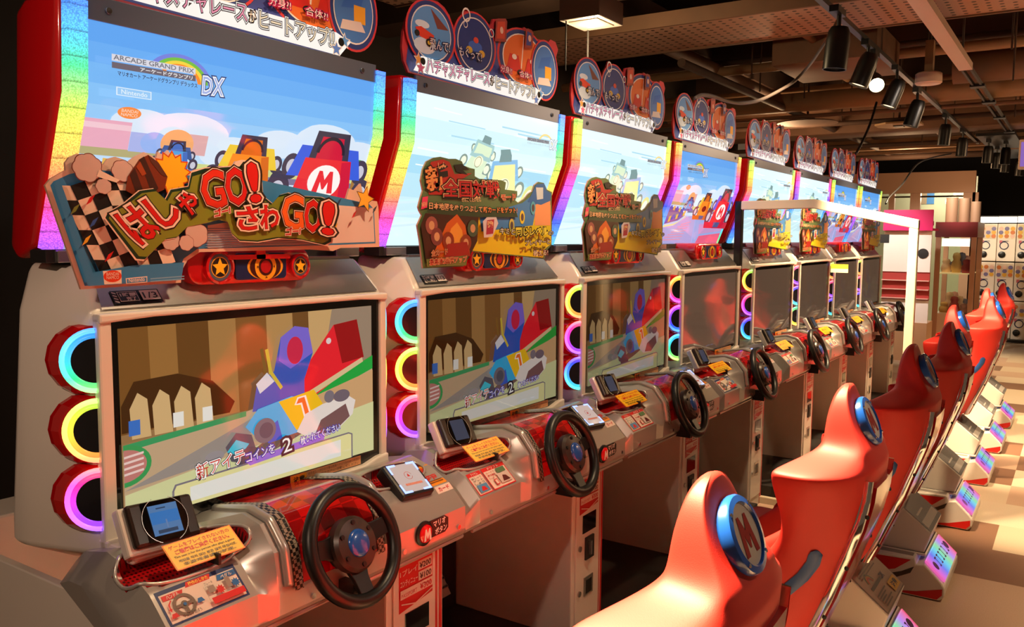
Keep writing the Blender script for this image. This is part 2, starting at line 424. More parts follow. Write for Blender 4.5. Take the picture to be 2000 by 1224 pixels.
M_WALLD = mat('dark_wall', (34, 26, 24), .8, vary=.4, bscale=3)
struct(MB().box((-3.2, 3.4, 0), (12.5, 3.55, 4.3), M_WALLD).build('wall_left'), 'dark wall behind the row of racing machines', 'wall')
M_CEIL = mat('ceiling_brown', (128, 96, 70), .9, vary=.5, bscale=1.2)
struct(MB().box((-3.2, -5.2, 4.3), (21, 5.2, 4.45), M_CEIL).build('ceiling'), 'brown open ceiling slab above ducts and pipes', 'ceiling')
M_WALLF = mat('far_wall', (24, 20, 20), .85)
struct(MB().box((20.4, -5.2, 0), (20.6, 5.2, 4.3), M_WALLF).build('wall_far'), 'dark far wall of the arcade hall', 'wall')

# ================================================================== racing cabinets
CACHE = {}
def part(key, name, parent, make, n=None):
    if key not in CACHE: CACHE[key] = make()
    o = place(name, CACHE[key], parent)
    return o

KZ, KY = 2.035, .372            # fold of the marquee
TZ, TY, BZ, BY = 2.243, .36, 1.695, .50
def marq(u, v, d):
    """u across in metres, v up the folded face in metres from its bottom edge"""
    l1 = math.hypot(BY - KY, KZ - BZ)
    if v <= l1:
        t = v / l1; n = Vector((0, -(KZ - BZ), -(BY - KY))).normalized()
        p = Vector((u, BY + (KY - BY) * t, BZ + (KZ - BZ) * t))
    else:
        t = (v - l1) / math.hypot(KY - TY, TZ - KZ); n = Vector((0, -1, -.05)).normalized()
        p = Vector((u, KY + (TY - KY) * t, KZ + (TZ - KZ) * t))
    return p + n * d
VK = math.hypot(BY - KY, KZ - BZ); VT = VK + math.hypot(KY - TY, TZ - KZ)

def m_body():
    b = MB()
    b.box((.30, .165, .02), (.568, .80, .83), WHITE)
    b.box((-.50, .80, .0), (.568, .95, 1.0), WHITE)
    return b.mesh('body', bevel=.006)
def m_foot():
    b = MB(); b.box((-.50, .10, .0), (.30, .80, .10), DARK); b.box((-.46, .74, .10), (.29, .80, .62), DARK)
    return b.mesh('footwell', bevel=.006)
def m_pedal():
    b = MB(); R = Matrix.Rotation(math.radians(-32), 3, 'X')
    b.box((-.045, -.012, -.09), (.045, .012, .09), STEEL, R, (0, 0, 0)); b.tube([(0, .01, 0), (0, .10, .05), (0, .16, .02)], .014, DARK)
    for i in range(4): b.box((-.04, -.02, -.06 + i * .035), (.04, -.012, -.045 + i * .035), BLACK, R, (0, 0, 0))
    return b.mesh('pedal', bevel=.003)
def m_stripes():
    b = MB(); b.box((.528, .1635, .03), (.538, .1655, .815), REDP); b.box((.546, .1635, .03), (.560, .1655, .815), REDP); b.box((.536, .1645, .03), (.548, .1655, .815), WHITE)
    return b.mesh('red_stripes')
def m_door():
    b = MB(); b.box((.325, .158, .10), (.522, .166, .765), WHITE)
    return b.mesh('coin_door', bevel=.003)
def m_coinwin(): return MB().box((.375, .1560, .515), (.488, .1585, .592), BLACKG).mesh('coin_window', bevel=.001)
def m_coinslot():
    b = MB(); b.box((.395, .150, .40), (.465, .1585, .495), DARK); b.box((.415, .140, .42), (.432, .1505, .478), STEEL); b.box((.445, .1475, .43), (.458, .1505, .472), BLACK)
    return b.mesh('coin_slot', bevel=.0012)
def m_coinret():
    b = MB(); b.box((.39, .155, .245), (.468, .1585, .325), STEEL); b.box((.402, .1540, .252), (.456, .1555, .312), BLACK)
    return b.mesh('coin_return', bevel=.0012)
def m_lock(z): return MB().lathe([(.012, 0), (.012, .006), (0, .006)], (.352, .158, z), (0, -1, 0), STEEL, 14).mesh('door_lock')
def a_price():
    a = Art(); r = ink(196, 24, 30); wt = ink(232, 214, 200); bk = ink(70, 24, 20)
    a.poly([(.348, .600), (.506, .620), (.506, .742), (.348, .742)], r)
    for i, (t, p) in enumerate((('1プレイ', '¥200'), ('コンティニュー', '¥100'), ('カード', '¥300'))):
        y = .712 - i * .033
        if i < 2: a.rect(.437, y - .004, .502, y + .024, wt); a.text(t, (.353, y), (.432, y), .018, wt, .02)
        else: a.rect(.352, y - .004, .502, y + .024, wt); a.text('PASSPORT', (.356, y), (.428, y), .012, r, .0)
        a.text(p, (.443, y), (.497, y), .018, bk if i < 2 else r, .02)
    a.line([(.355, .628), (.42, .612), (.50, .634)], .004, wt)
    return a.mesh('price_sign', frontal(.158))

# --- console: a surface lofted from side profiles, with two dished speaker bowls
def prof(kind):
    if kind == 'flat': return [(.085, .80), (.06, .815), (.052, .83), (.052, .905), (.116, .968), (.19, 1.008), (.27, 1.03), (.36, 1.012), (.40, .98)]
    if kind == 'low': return [(.10, .79), (.085, .80), (.08, .81), (.09, .85), (.15, .905), (.22, .94), (.29, .955), (.36, .955), (.40, .94)]
    if kind == 'hump': return [(.085, .80), (.05, .822), (.042, .835), (.040, .89), (.056, .985), (.105, 1.045), (.17, 1.06), (.34, 1.03), (.40, .98)]
ST = [(-.525, 'low'), (-.487, 'flat'), (-.255, 'flat'), (-.205, 'hump'), (.19, 'hump'), (.235, 'flat'), (.535, 'flat'), (.572, 'low')]
def cons(x, s):
    i = 0
    while i < len(ST) - 2 and x > ST[i + 1][0]: i += 1
    t = min(1, max(0, (x - ST[i][0]) / (ST[i + 1][0] - ST[i][0])))
    A, B = prof(ST[i][1]), prof(ST[i + 1][1]); k = min(int(s), len(A) - 2); f = s - k
    q = []
    for P in (A, B): q.append((P[k][0] + (P[k + 1][0] - P[k][0]) * f, P[k][1] + (P[k + 1][1] - P[k][1]) * f))
    return Vector((x, q[0][0] + (q[1][0] - q[0][0]) * t, q[0][1] + (q[1][1] - q[0][1]) * t))
BOWLS = [(-.362, 4.98, .142, .86), (.375, 5.2, .13, .62)]
def bowl_d(x, s):
    for cx, cs, rx, rs in BOWLS:
        e = (abs((x - cx) / rx) ** 2.6 + abs((s - cs) / rs) ** 2.6)
        if e < 1: return min(1, (1 - e) * 3.2) * .038
    return 0
def m_console(which):
    xs = sorted(set([round(-.525 + i * .0074, 4) for i in range(149) if -.525 + i * .0074 < .571] + [p[0] for p in ST])); ss = [i / 8 for i in range(8 * 8 + 1)]
    b = MB(); N = len(ss)
    P = []
    for x in xs:
        for s in ss:
            p = cons(x, s); d = bowl_d(x, s)
            if d: p = p + Vector((0, .35, -.94)) * d
            P.append(p)
    fs = []
    for i in range(len(xs) - 1):
        for j in range(N - 1):
            inside = bowl_d((xs[i] + xs[i + 1]) / 2, (ss[j] + ss[j + 1]) / 2) > 0
            k = (1 if xs[i] < 0 else 2) if inside else 0
            if k == which: fs.append((i * N + j, i * N + j + 1, (i + 1) * N + j + 1, (i + 1) * N + j))
    use = sorted(set(q for f in fs for q in f)); ix = {q: i for i, q in enumerate(use)}
    b.add([P[q] for q in use], [[ix[q] for q in f] for f in fs], SILVER if which == 0 else BOWLRED)
    if which == 0:
        for x in (xs[0], xs[-1]): b.add([cons(x, s) for s in ss], [list(range(N))], SILVER)
    return b.mesh('c', smooth=.5)
def m_lip():
    b = MB(); b.tube([cons(x, 0.55) + Vector((0, -.004, -.002)) for x in (-.50, -.26, -.2, .19, .24, .55)], .007, SILVER, 8)
    for x in (-.43, -.10, .25, .50):
        b.lathe([(.007, 0), (.007, .005), (0, .005)], cons(x, 2.25), (0, -1, 0), CHROME, 12)
    return b.mesh('front_lip', smooth=.6)
def m_rim(which):
    cx, cs, rx, rs = BOWLS[which]
    pts = []
    for i in range(48):
        t = 2 * PI * i / 48; c, s_ = math.cos(t), math.sin(t)
        pts.append(cons(cx + rx * math.copysign(abs(c) ** (2 / 2.6), c), cs + rs * math.copysign(abs(s_) ** (2 / 2.6), s_)) + Vector((0, -.001, .002)))
    return MB().tube(pts, .0045, SILVER, 6, True).mesh('rim', smooth=3)
def shell(x0, x1, s0, s1, m, t=.004, nx=3, ns=48):
    b = MB(); v = []; f = []
    for i in range(nx):
        x = x0 + (x1 - x0) * i / (nx - 1)
        for j in range(ns + 1):
            s = s0 + (s1 - s0) * j / ns; e = .02
            p = cons(x, s); q = cons(x, min(7.9, s + e)) - cons(x, s - e); nrm = Vector((0, -q.z, q.y)).normalized()
            v.append(p + nrm * t)
    for i in range(nx - 1):
        for j in range(ns): f.append((i * (ns + 1) + j, i * (ns + 1) + j + 1, (i + 1) * (ns + 1) + j + 1, (i + 1) * (ns + 1) + j))
    b.add(v, f, m)
    return b
def m_cowl(): return shell(-.135, .125, 3.05, 7.6, REDCHECK, .005).mesh('checker_cowl', smooth=.7)
def m_trim(x): return shell(x - .0135, x + .0135, 2.9, 7.2, BWCHECK, .008).mesh('checker_trim', smooth=.7)
def m_cheek(sg):
    b = MB(); x = .172 * sg + (-.0075)
    b.tube([cons(x, s) + Vector((0, -.006, .004)) for s in [3.1 + i * .12 for i in range(32)]], .012, SILVER, 8)
    return b.mesh('cowl_cheek', smooth=3)

def con_quad(x0, x1, s0, s1):
    a = cons(x0, s0); b_ = cons(x1, s0); c = cons(x0, s1)
    return a, (b_ - a).normalized(), (c - a).normalized(), (b_ - a).length, (c - a).length
def a_guide(kind):
    o, ex, ey, W, H = con_quad(-.478, -.275, 3.08, 4.02); a = Art()
    nv, wt, r, bl, bk, gr = ink(36, 56, 110), ink(236, 222, 208), ink(214, 34, 36), ink(40, 110, 180), ink(40, 36, 36), ink(150, 140, 130)
    if kind == 0:
        a.rect(0, 0, W, H, nv); a.rect(.006, .005, W - .006, H - .010, wt)
        a.poly([(.07, H - .014), (.076, H - .002), (.138, H - .002), (.132, H - .014)], r); a.text('操作のしかた', (.08, H - .0125), (.13, H - .0125), .009, ink(250, 220, 90), .02)
        a.poly([(.010, H - .026), (.010, H - .014), (.062, H - .014), (.056, H - .026)], r); a.text('ハンドル', (.02, H - .0245), (.05, H - .0245), .009, wt, .03)
        a.poly([(.145, H - .026), (.150, H - .013), (.196, H - .013), (.196, H - .026)], bl); a.text('ペダル', (.157, H - .0245), (.186, H - .0245), .009, wt, .03)
        a.arc(.050, .036, .019, .026, 0, 2 * PI, ink(120, 104, 90), 28); a.ell(.050, .036, .009, .009, ink(120, 104, 90), 16)
        for t in (PI, 0, -PI / 2): a.line([(.050 + .008 * math.cos(t), .036 + .008 * math.sin(t)), (.050 + .021 * math.cos(t), .036 + .021 * math.sin(t))], .007, ink(120, 104, 90))
        a.ell(.050, .036, .004, .004, bl, 10)
        a.line([(.014, .034), (.016, .046), (.024, .054)], .003, r); a.poly([(.010, .036), (.019, .036), (.014, .028)], r)
        a.poly([(.008, .014), (.026, .014), (.022, .024), (.012, .024)], r); a.poly([(.076, .026), (.094, .026), (.090, .036), (.080, .036)], bl)
        a.rect(.104, .012, .1045, H - .03, gr)
        a.text('ブレーキ', (.108, .056), (.130, .056), .007, bk); a.rect(.112, .036, .128, .052, gr); a.star(.139, .036, .012, r, .6, n=9)
        a.text('アクセル', (.160, .060), (.188, .060), .007, bk); a.rect(.158, .032, .170, .058, gr); a.star(.180, .038, .012, bl, .6, n=9)
        a.rect(.108, .008, W - .010, .023, r); a.text('ゆっくり遊ぼう', (.03, .006), (.075, .006), .008, bk, .01)
    else:
        a.rect(0, 0, W * .36, H, r); a.rect(.004, .004, W * .36 - .004, H - .014, wt); a.text('アイテム', (.02, H - .012), (.055, H - .012), .009, wt, .02)
        a.rect(W * .38, 0, W, H, r); a.rect(W * .38 + .004, .004, W - .004, H - .014, wt); a.text('ドリフト', (.11, H - .012), (.17, H - .012), .009, wt, .02)
        for i in range(3): a.text(('はしって', 'ゲット', 'しよう')[i], (.009, H - .026 - i * .010), (.06, H - .026 - i * .010), .007, bk, .01)
        a.rect(.010, .008, .062, .036, ink(90, 150, 200)); a.poly([(.02, .012), (.05, .012), (.044, .026), (.03, .028)], r)
        for i in range(3): a.text(('カードで', '対戦', 'しよう')[i], (.086, H - .026 - i * .010), (.13, H - .026 - i * .010), .007, ink(190, 40, 40), .01)
        a.rect(.14, .05, .186, .068, ink(90, 130, 90)); a.rect(.10, .012, .118, .034, r); a.rect(.103, .015, .115, .031, wt)
        a.rect(.128, .012, .190, .048, ink(214, 204, 196)); a.poly([(.14, .016), (.18, .016), (.168, .034), (.152, .038)], ink(90, 30, 30))
    return a.mesh('guide_sticker', quad_map(o, ex, ey))
def m_card():
    o, ex, ey, W, H = con_quad(-.415, -.235, 4.25, 5.5)
    o = o + Vector((0, -.012, .018)); ey = Vector((0, .80, .60)); n = ex.cross(ey).normalized(); W, H = .165, .072
    a = Art(); a.rect(0, 0, W, H, ink(238, 120, 20)); a.rect(.0025, .0025, W - .0025, H - .0025, ink(252, 200, 28))
    r, bk = ink(214, 40, 20), ink(50, 36, 20)
    a.text('ゲームをプレイされない方の', (.010, .054), (W - .010, .054), .011, r, .02); a.text('ご着席はご遠慮ください。', (.018, .039), (W - .018, .039), .012, r, .03)
    a.text('This seat is for the person who plays a game.', (.010, .028), (W - .010, .028), .007, bk, .01)
    a.text('게임을 하지 않는 분은 앉지 마십시오.', (.014, .017), (W - .012, .017), .007, bk, .02); a.text('非游戏者请勿就座。', (.02, .006), (W - .02, .006), .008, bk, .01)
    me = a.mesh('t', quad_map(o, ex, ey), lift=.0011)
    b = MB(); pts = []
    b.add([o + ex * u + ey * v + n * d for d in (-.001, .001) for u, v in ((.006, 0), (W - .006, 0), (W, .006), (W, H - .006), (W - .006, H), (.006, H), (0, H - .006), (0, .006))],
          [list(range(7, -1, -1)), list(range(8, 16))] + [[j, (j + 1) % 8, 8 + (j + 1) % 8, 8 + j] for j in range(8)], YELLOW)
    b.box((-.325, .10, .985), (-.318, .16, 1.01), DARK)
    return join(b.mesh('card'), me)
def join(me, *ms):
    bm = bmesh.new(); mats = list(me.materials); bm.from_mesh(me)
    for m2 in ms:
        k = len(bm.faces); bm.from_mesh(m2); bm.faces.ensure_lookup_table()
        mp = []
        for q in m2.materials:
            if q not in mats: mats.append(q)
            mp.append(mats.index(q))
        for f in bm.faces[k:]: f.material_index = mp[f.material_index]
    out = bpy.data.meshes.new(me.name); bm.to_mesh(out); bm.free()
    for m in mats: out.materials.append(m)
    return out

# --- steering wheel
WT = math.radians(21.5)
WU = Vector((0, math.sin(WT), math.cos(WT))); WN = Vector((0, -math.cos(WT), math.sin(WT))); WC = Vector((0, -.002, .958))
def wp(x, u, d): return WC + Vector((x, 0, 0)) + WU * u + WN * d
def m_rimw():
    b = MB(); b.tube([wp(.139 * math.cos(2 * PI * i / 56), .139 * math.sin(2 * PI * i / 56), 0) for i in range(56)], .0185, BLACK, 14, True)
    return b.mesh('rim', smooth=3)
def m_spokes():
    b = MB()
    for a in (math.radians(8), math.radians(172), math.radians(-90)):
        c, s = math.cos(a), math.sin(a); px, pu = -s, c; rings = []
        for r, hw, dz in ((.045, .036, -.020), (.085, .024, -.012), (.132, .022, -.002)):
            rings.append([wp(c * r + px * k * hw, s * r + pu * k * hw, dz + q) for k, q in ((-1, -.006), (1, -.006), (1, .007), (-1, .007))])
        b.loft(rings, BLACK)
    return b.mesh('spoke', bevel=.002)
def m_hub():
    b = MB(); HUBM = mat('hub_grey', (52, 40, 36), .35)
    b.lathe([(0, -.03), (.060, -.03), (.070, -.018), (.070, .004), (.062, .014), (.034, .018)], WC, WN, HUBM, 30)
    for k in range(6):
        t = PI / 6 + k * PI / 3; b.lathe([(.006, .012), (.006, .019), (0, .019)], wp(.053 * math.cos(t), .053 * math.sin(t), 0), WN, BLACK, 10)
    return b.mesh('hub', smooth=.6)
def m_cap():
    b = MB(); b.lathe([(.036, .012), (.035, .020), (.030, .024), (.018, .027), (0, .028)], WC, WN, mat('blue_cap', (24, 84, 176), .25, coat=.5, spec=.6), 26)
    return b.mesh('horn_cap', smooth=.9)
def m_column():
    b = MB(); b.lathe([(.034, -.16), (.05, -.14), (.052, -.06), (.040, -.028)], WC, WN, DARK, 22)
    b.lathe([(.085, -.15), (.085, -.10), (.070, -.075), (.045, -.07)], WC, WN, SILVER, 26)
    b.box((-.012, -.01, .80), (.012, .06, .86), BLACK)
    return b.mesh('column', smooth=.6)

# --- drive meter on its bracket, card reader, button
MC, MX_, MY_ = Vector((-.376, .232, 1.076)), Vector((.995, .02, -.075)).normalized(), None
MN = Vector((-.10, -.86, .50)).normalized(); MN = (MN - MX_ * MN.dot(MX_)).normalized(); MY_ = MN.cross(MX_).normalized()
def mq(u, v, d): return MC + MX_ * u + MY_ * v + MN * d
def qbox(b, f, u0, u1, v0, v1, d0, d1, m):
    b.add([f(u, v, d) for d in (d0, d1) for u, v in ((u0, v0), (u1, v0), (u1, v1), (u0, v1))], [(0, 3, 2, 1), (4, 5, 6, 7), (0, 1, 5, 4), (1, 2, 6, 5), (2, 3, 7, 6), (3, 0, 4, 7)], m)
def m_bracket():
    b = MB(); qbox(b, mq, -.094, .086, -.062, .050, -.034, -.006, WHITE)
    b.box((-.46, .22, 1.0), (-.30, .33, 1.03), WHITE)
    return b.mesh('bracket', bevel=.006)
def m_meter():
    b = MB(); qbox(b, mq, -.084, .084, -.050, .050, -.008, .012, mat('meter_case', (38, 26, 22), .3)); return b.mesh('meter_case', bevel=.008)
def a_meter(on_):
    a = Art(); bk, lc = mat('meter_glass', (6, 6, 7), .05, coat=1), (glow(90, 130, 180, .75) if on_ else glow(80, 84, 104, .5))
    a.ell(0, 0, .058, .046, bk, 30); a.rect(-.052, -.046, .052, .046, bk)
    a.arc(0, 0, .0565, .0580, .62 * PI, 1.38 * PI, STEEL, 14, .95); a.arc(0, 0, .0565, .0580, -.38 * PI, .38 * PI, STEEL, 14, .95)
    a.rect(-.037, -.034, .037, .036, lc)
    if on_:
        a.rect(-.036, -.008, .036, .020, glow(60, 120, 190, .8)); a.rect(-.026, -.030, .024, -.022, glow(70, 90, 120, .5)); a.rect(-.018, .026, .006, .029, glow(60, 80, 110, .6)); a.rect(-.002, -.02, .002, .0, glow(120, 150, 200, .6))
    return a.mesh('meter_screen', lambda u, v, d: mq(u, v, .0125 + d))
RC = cons(.378, 4.55) + Vector((0, -.004, .012)); RXv = Vector((1, 0, 0)); RYv = Vector((0, .80, .60)).normalized(); RNv = RXv.cross(RYv)
_c, _s = math.cos(-.10), math.sin(-.10); RXv, RYv = RXv * _c + RYv * _s, RYv * _c - RXv * _s
def rq(u, v, d): return RC + RXv * u + RYv * v + RNv * d
def m_reader():
    b = MB(); qbox(b, rq, -.066, .066, -.062, .062, -.03, .016, BLACK); return b.mesh('card_reader', bevel=.008)
def a_reader():
    a = Art(); a.rect(-.054, -.052, .054, .052, glow(226, 200, 190, .72))
    bl = glow(150, 170, 255, 2.2)
    for sx in (-1, 1):
        for sy in (-1, 1): a.poly([(sx * .056, sy * .054), (sx * .022, sy * .054), (sx * .022, sy * .047), (sx * .048, sy * .046), (sx * .049, sy * .02), (sx * .056, sy * .02)], bl)
    a.arc(0, .006, .013, .0145, .2, 6.0, ink(190, 90, 80)); a.poly([(-.006, .002), (.006, .002), (.0, .014)], ink(200, 30, 30)); a.rect(-.034, -.030, .034, -.022, ink(220, 150, 140))
    return a.mesh('reader_glow', lambda u, v, d: rq(u, v, .0165 + d))
def a_caution():
    a = Art(); o, ex, ey, W, H = con_quad(.452, .532, 4.06, 5.15); a.rect(0, 0, W, H, ink(246, 150, 20)); r = ink(210, 30, 20)
    a.text('割引に', (.006, H * .62), (W - .006, H * .62), H * .28, r, .05); a.text('注意', (.016, H * .26), (W - .016, H * .26), H * .28, r, .05); a.rect(.008, .010, W - .008, .014, ink(120, 70, 20)); a.rect(.008, .018, W - .008, .021, ink(120, 70, 20))
    o2, ex2, ey2, W2, H2 = con_quad(.462, .535, 3.72, 4.0); me = a.mesh('t', quad_map(o, ex, ey))
    c = Art(); c.rect(0, 0, W2, H2, ink(240, 220, 210)); c.text('カード', (.012, .006), (W2 - .012, .006), H2 * .55, ink(200, 30, 40), .03)
    return join(me, c.mesh('t2', quad_map(o2, ex2, ey2)))
MPTS = [(-.046, -.050), (-.030, .046), (-.016, .046), (0, .008), (.016, .046), (.030, .046), (.046, -.050), (.022, -.050), (.017, -.002), (.004, -.034), (-.004, -.034), (-.017, -.002), (-.022, -.050)]
def m_button():
    b = MB(); c = cons(.335, 2.62); N = Vector((0, -1, 0))
    b.lathe([(.036, 0), (.036, .006), (.028, .009), (.027, .006)], c, N, BLACK, 26); b.lathe([(.027, .004), (.026, .012), (.018, .016), (0, .0165)], c, N, mat('button_red', (216, 20, 24), .18, coat=.6, emit=.12), 26)
    b.prism([(.362 + 0, c.z - .022), (.43, c.z - .022), (.446, c.z - .012), (.446, c.z + .018), (.43, c.z + .028), (.362, c.z + .028)], 1, c.y - .004, c.y, BLACK)
    a = Art(); wt = ink(240, 230, 224)
    a.poly([(.335 + u * .36, c.z + v * .36) for u, v in MPTS], wt); f1 = a.mesh('t', frontal(c.y - .0166))
    a2 = Art(); a2.text('マリオ', (.376, c.z + .005), (.432, c.z + .008), .018, wt, .03); a2.text('ボタン', (.384, c.z - .018), (.438, c.z - .015), .018, wt, .03)
    return join(b.mesh('start_button', smooth=.6), f1, a2.mesh('t', frontal(c.y - .004)))

# --- monitor
def m_housing():
    b = MB()
    b.hull([(x, .338, z) for x in (-.462, .474) for z in (1.0, 1.554)] + [(x, .53, z) for x in (-.525, .563) for z in (1.0, 1.555)] + [(x, .42, 1.655) for x in (-.432, .445)]
           + [(x, .60, 1.66) for x in (-.46, .48)] + [(x, .46, .965) for x in (-.45, .50)] + [(x, .62, .99) for x in (-.52, .555)], WHITE)
    return b.mesh('monitor_housing', bevel=.012, segs=3, smooth=.5)
def m_shelf():
    b = MB(); nrm = Vector((0, -.094, .082)).normalized() * .002
    b.add([Vector(p) + nrm for p in ((-.44, .3385, 1.5575), (.455, .3385, 1.5575), (.432, .418, 1.6535), (-.418, .418, 1.6535))], [(0, 1, 2, 3)], STEEL)
    b.box((-.40, .42, 1.655), (.42, .545, 1.664), STEEL)
    b.tube([(-.36 + .72 * i / 24, .42 - .055 * math.sin(PI * i / 24) + .012, 1.645 - .058 * math.sin(PI * i / 24)) for i in range(25)], .008, SILVER, 8)
    return b.mesh('top_shelf')
def m_frame():
    b = MB(); y0, y1 = .316, .342
    L, R, B, T = -.462, .474, 1.002, 1.555
    b.box((L, y0, B), (-.430, y1, T - .012), WHITE); b.box((.448, y0, B), (R, y1, T - .012), WHITE)
    top = [(L, T - .026), (-.33, T - .019), (.36, T - .019), (R, T - .026), (R, T - .004), (L, T - .004)]
    b.prism(top, 1, y0 - .006, y1, WHITE)
    b.prism([(L, .992), (R, .992), (R, 1.046), (.43, 1.042), (.37, 1.027), (-.36, 1.027), (-.41, 1.036), (L, 1.036)], 1, y0 - .008, y1 + .03, WHITE)
    return b.mesh('monitor_frame', bevel=.005)
def m_bezel():
    return MB().box((-.432, .326, 1.028), (.450, .338, 1.536), mat('bezel', (7, 6, 6), .12, coat=.6)).mesh('bezel')
def a_label():
    a = Art(); a.rect(.085, 1.030, .365, 1.057, ink(222, 160, 110)); a.rect(.087, 1.032, .145, 1.055, ink(250, 160, 30)); a.text('注意', (.097, 1.036), (.137, 1.036), .014, ink(60, 30, 10), .03)
    a.text('のりだし・かけのり等は危険ですのでおやめください', (.151, 1.045), (.357, 1.045), .008, ink(90, 50, 30), .0); a.text('カードの取り忘れに注意してください', (.151, 1.034), (.357, 1.034), .008, ink(90, 50, 30), .0)
    return a.mesh('warning_label', frontal(.326))
def a_ticket():
    a = Art(); o, ex, ey = Vector((-.405, .343, 1.566)), Vector((1, 0, 0)), Vector((0, .075, .084)).normalized(); n = ex.cross(ey)
    bk, wt = ink(20, 18, 18), ink(226, 214, 204)
    a.rect(0, 0, .185, .062, bk)
    for i in range(4): a.poly([(.004 + i * .0, .01 + i * .013), (.018, .004 + i * .013), (.018, .011 + i * .013), (.004, .017 + i * .013)], wt)
    a.rect(.022, .008, .095, .054, wt); a.rect(.0245, .0105, .0925, .0515, bk); a.text('1時間', (.03, .030), (.088, .030), .017, wt, .04); a.text('完了', (.048, .012), (.084, .012), .015, wt, .04)
    a.rect(.106, .008, .176, .054, wt); a.text('1/3', (.114, .016), (.168, .016), .028, bk, .01)
    return a.mesh('rota_sticker', lambda u, v, d: o + ex * u * .66 + ey * v * .62 + n * (d + .003))

# --- screen pictures (in metres across the lit area)
SX0, SX1, SZ0, SZ1 = -.412, .412, 1.066, 1.514
def a_screen(kind):
    a = Art(.0003); W = SX1 - SX0; H = SZ1 - SZ0
    if kind == 2:
        a.rect(0, 0, W, H, glow(116, 90, 72, .55)); return a.mesh('screen', lambda u, v, d: (SX0 + u, .3255 - d, SZ0 + v))  # even glow stands in for reflections on the dim screens
    k = .86 if kind == 0 else (.42 if kind == 1 else .42)
    if kind == 3: k = .26
    g = lambda r, gg, b_: glow(r, gg, b_, k)
    X = lambda u: u * W; Z = lambda v: v * H
    P = lambda pts: [(X(u), Z(v)) for u, v in pts]
    a.rect(0, 0, W, H, g(150, 112, 70))
    cl = [(120, 78, 34), (150, 104, 52), (104, 66, 28), (162, 118, 66), (128, 84, 40), (176, 134, 80), (112, 74, 36), (196, 158, 104), (150, 120, 86)]
    xs = [0, .10, .19, .30, .40, .52, .63, .70, .82, 1.0]
    for i in range(9): a.poly(P([(xs[i], .45), (xs[i + 1] + .01, .45), (xs[i + 1] + .02 * (i % 2), 1), (xs[i] - .01, 1)]), g(*cl[i]))
    a.poly(P([(.74, .52), (1, .66), (1, 1), (.80, 1)]), g(150, 128, 106))
    a.poly(P([(0, .60), (.04, .72), (.18, .73), (.30, .66), (.38, .52), (.36, .46), (0, .46)]), g(70, 40, 16))
    for u in (.03, .10, .17, .24): a.poly(P([(u, .42), (u + .06, .42), (u + .05, .62), (u + .02, .66), (u - .005, .58)]), g(206, 170, 116))
    for u, c in ((.02, (60, 110, 190)), (.16, (230, 226, 216)), (.26, (230, 226, 216))): a.rect(X(u), Z(.44), X(u + .035), Z(.52), g(*c))
    a.poly(P([(0, .40), (.40, .44), (1, .62), (1, 0), (0, 0)]), g(190, 160, 124))
    a.poly(P([(0, .40), (.42, .45), (.42, .42), (0, .365)]), g(60, 150, 90))
    a.poly(P([(.66, .46), (1, .66), (1, .57), (.70, .42)]), g(34, 160, 60))
    a.poly(P([(0, .16), (.44, .40), (.54, .40), (.30, .20)]), g(150, 138, 128))
    a.poly(P([(.55, .40), (1, .56), (1, .28), (.7, .22)]), g(200, 158, 110))
    a.ell(X(.0), Z(.29), X(.085), Z(.11), g(60, 150, 80)); a.ell(X(.0), Z(.29), X(.07), Z(.085), g(190, 120, 110))
    for q in range(4): a.poly(P([(0, .24 + q * .03), (.06, .25 + q * .03), (.06, .262 + q * .03), (0, .252 + q * .03)]), g(230, 200, 190))
    a.poly(P([(0, 0), (0, .14), (.3, .20), (1, .34), (1, 0)]), g(206, 206, 150))
    # racing kart with a number plate, no driver
    a.ell(X(.62), Z(.275), X(.22), Z(.05), g(120, 92, 78), rot=.28)
    a.poly(P([(.585, .50), (.80, .90), (.915, .92), (.95, .66), (.72, .47)]), g(226, 34, 44)); a.poly(P([(.80, .90), (.915, .92), (.95, .66), (.84, .64)]), g(150, 20, 22)); a.ell(X(.775), Z(.80), X(.012), Z(.02), g(220, 200, 196))
    a.poly(P([(.62, .46), (.94, .66), (.945, .63), (.64, .43)]), g(214, 186, 140))
    a.poly(P([(.44, .44), (.46, .60), (.53, .66), (.56, .86), (.62, .92), (.68, .90), (.70, .74), (.66, .58), (.66, .42)]), g(40, 84, 176)); a.poly(P([(.56, .86), (.62, .92), (.68, .90), (.70, .74), (.60, .66), (.55, .72)]), g(120, 100, 200))
    a.ell(X(.62), Z(.77), X(.035), Z(.085), g(200, 40, 70)); a.line([(X(.50), Z(.80)), (X(.515), Z(.66)), (X(.56), Z(.55))], .011, g(206, 180, 60)); a.poly(P([(.455, .60), (.50, .66), (.53, .60), (.47, .54)]), g(214, 210, 214))
    a.poly(P([(.41, .36), (.46, .45), (.60, .49), (.70, .44), (.66, .26), (.52, .24), (.46, .27)]), g(48, 170, 220)); a.poly(P([(.48, .30), (.54, .36), (.56, .24), (.50, .23)]), g(60, 90, 190))
    a.poly(P([(.545, .47), (.70, .505), (.765, .34), (.62, .27)]), g(236, 186, 30)); a.poly(P([(.612, .43), (.625, .475), (.663, .48), (.692, .325), (.658, .315), (.640, .425)]), g(250, 230, 214)); a.poly(P([(.620, .435), (.630, .466), (.656, .47), (.683, .330), (.664, .324), (.645, .438)]), g(238, 110, 40))
    a.poly(P([(.62, .26), (.66, .36), (.74, .40), (.86, .425), (.90, .38), (.885, .29), (.80, .20), (.68, .20)]), g(226, 214, 204)); a.poly(P([(.70, .21), (.73, .30), (.85, .37), (.87, .28), (.79, .20)]), g(120, 84, 82))
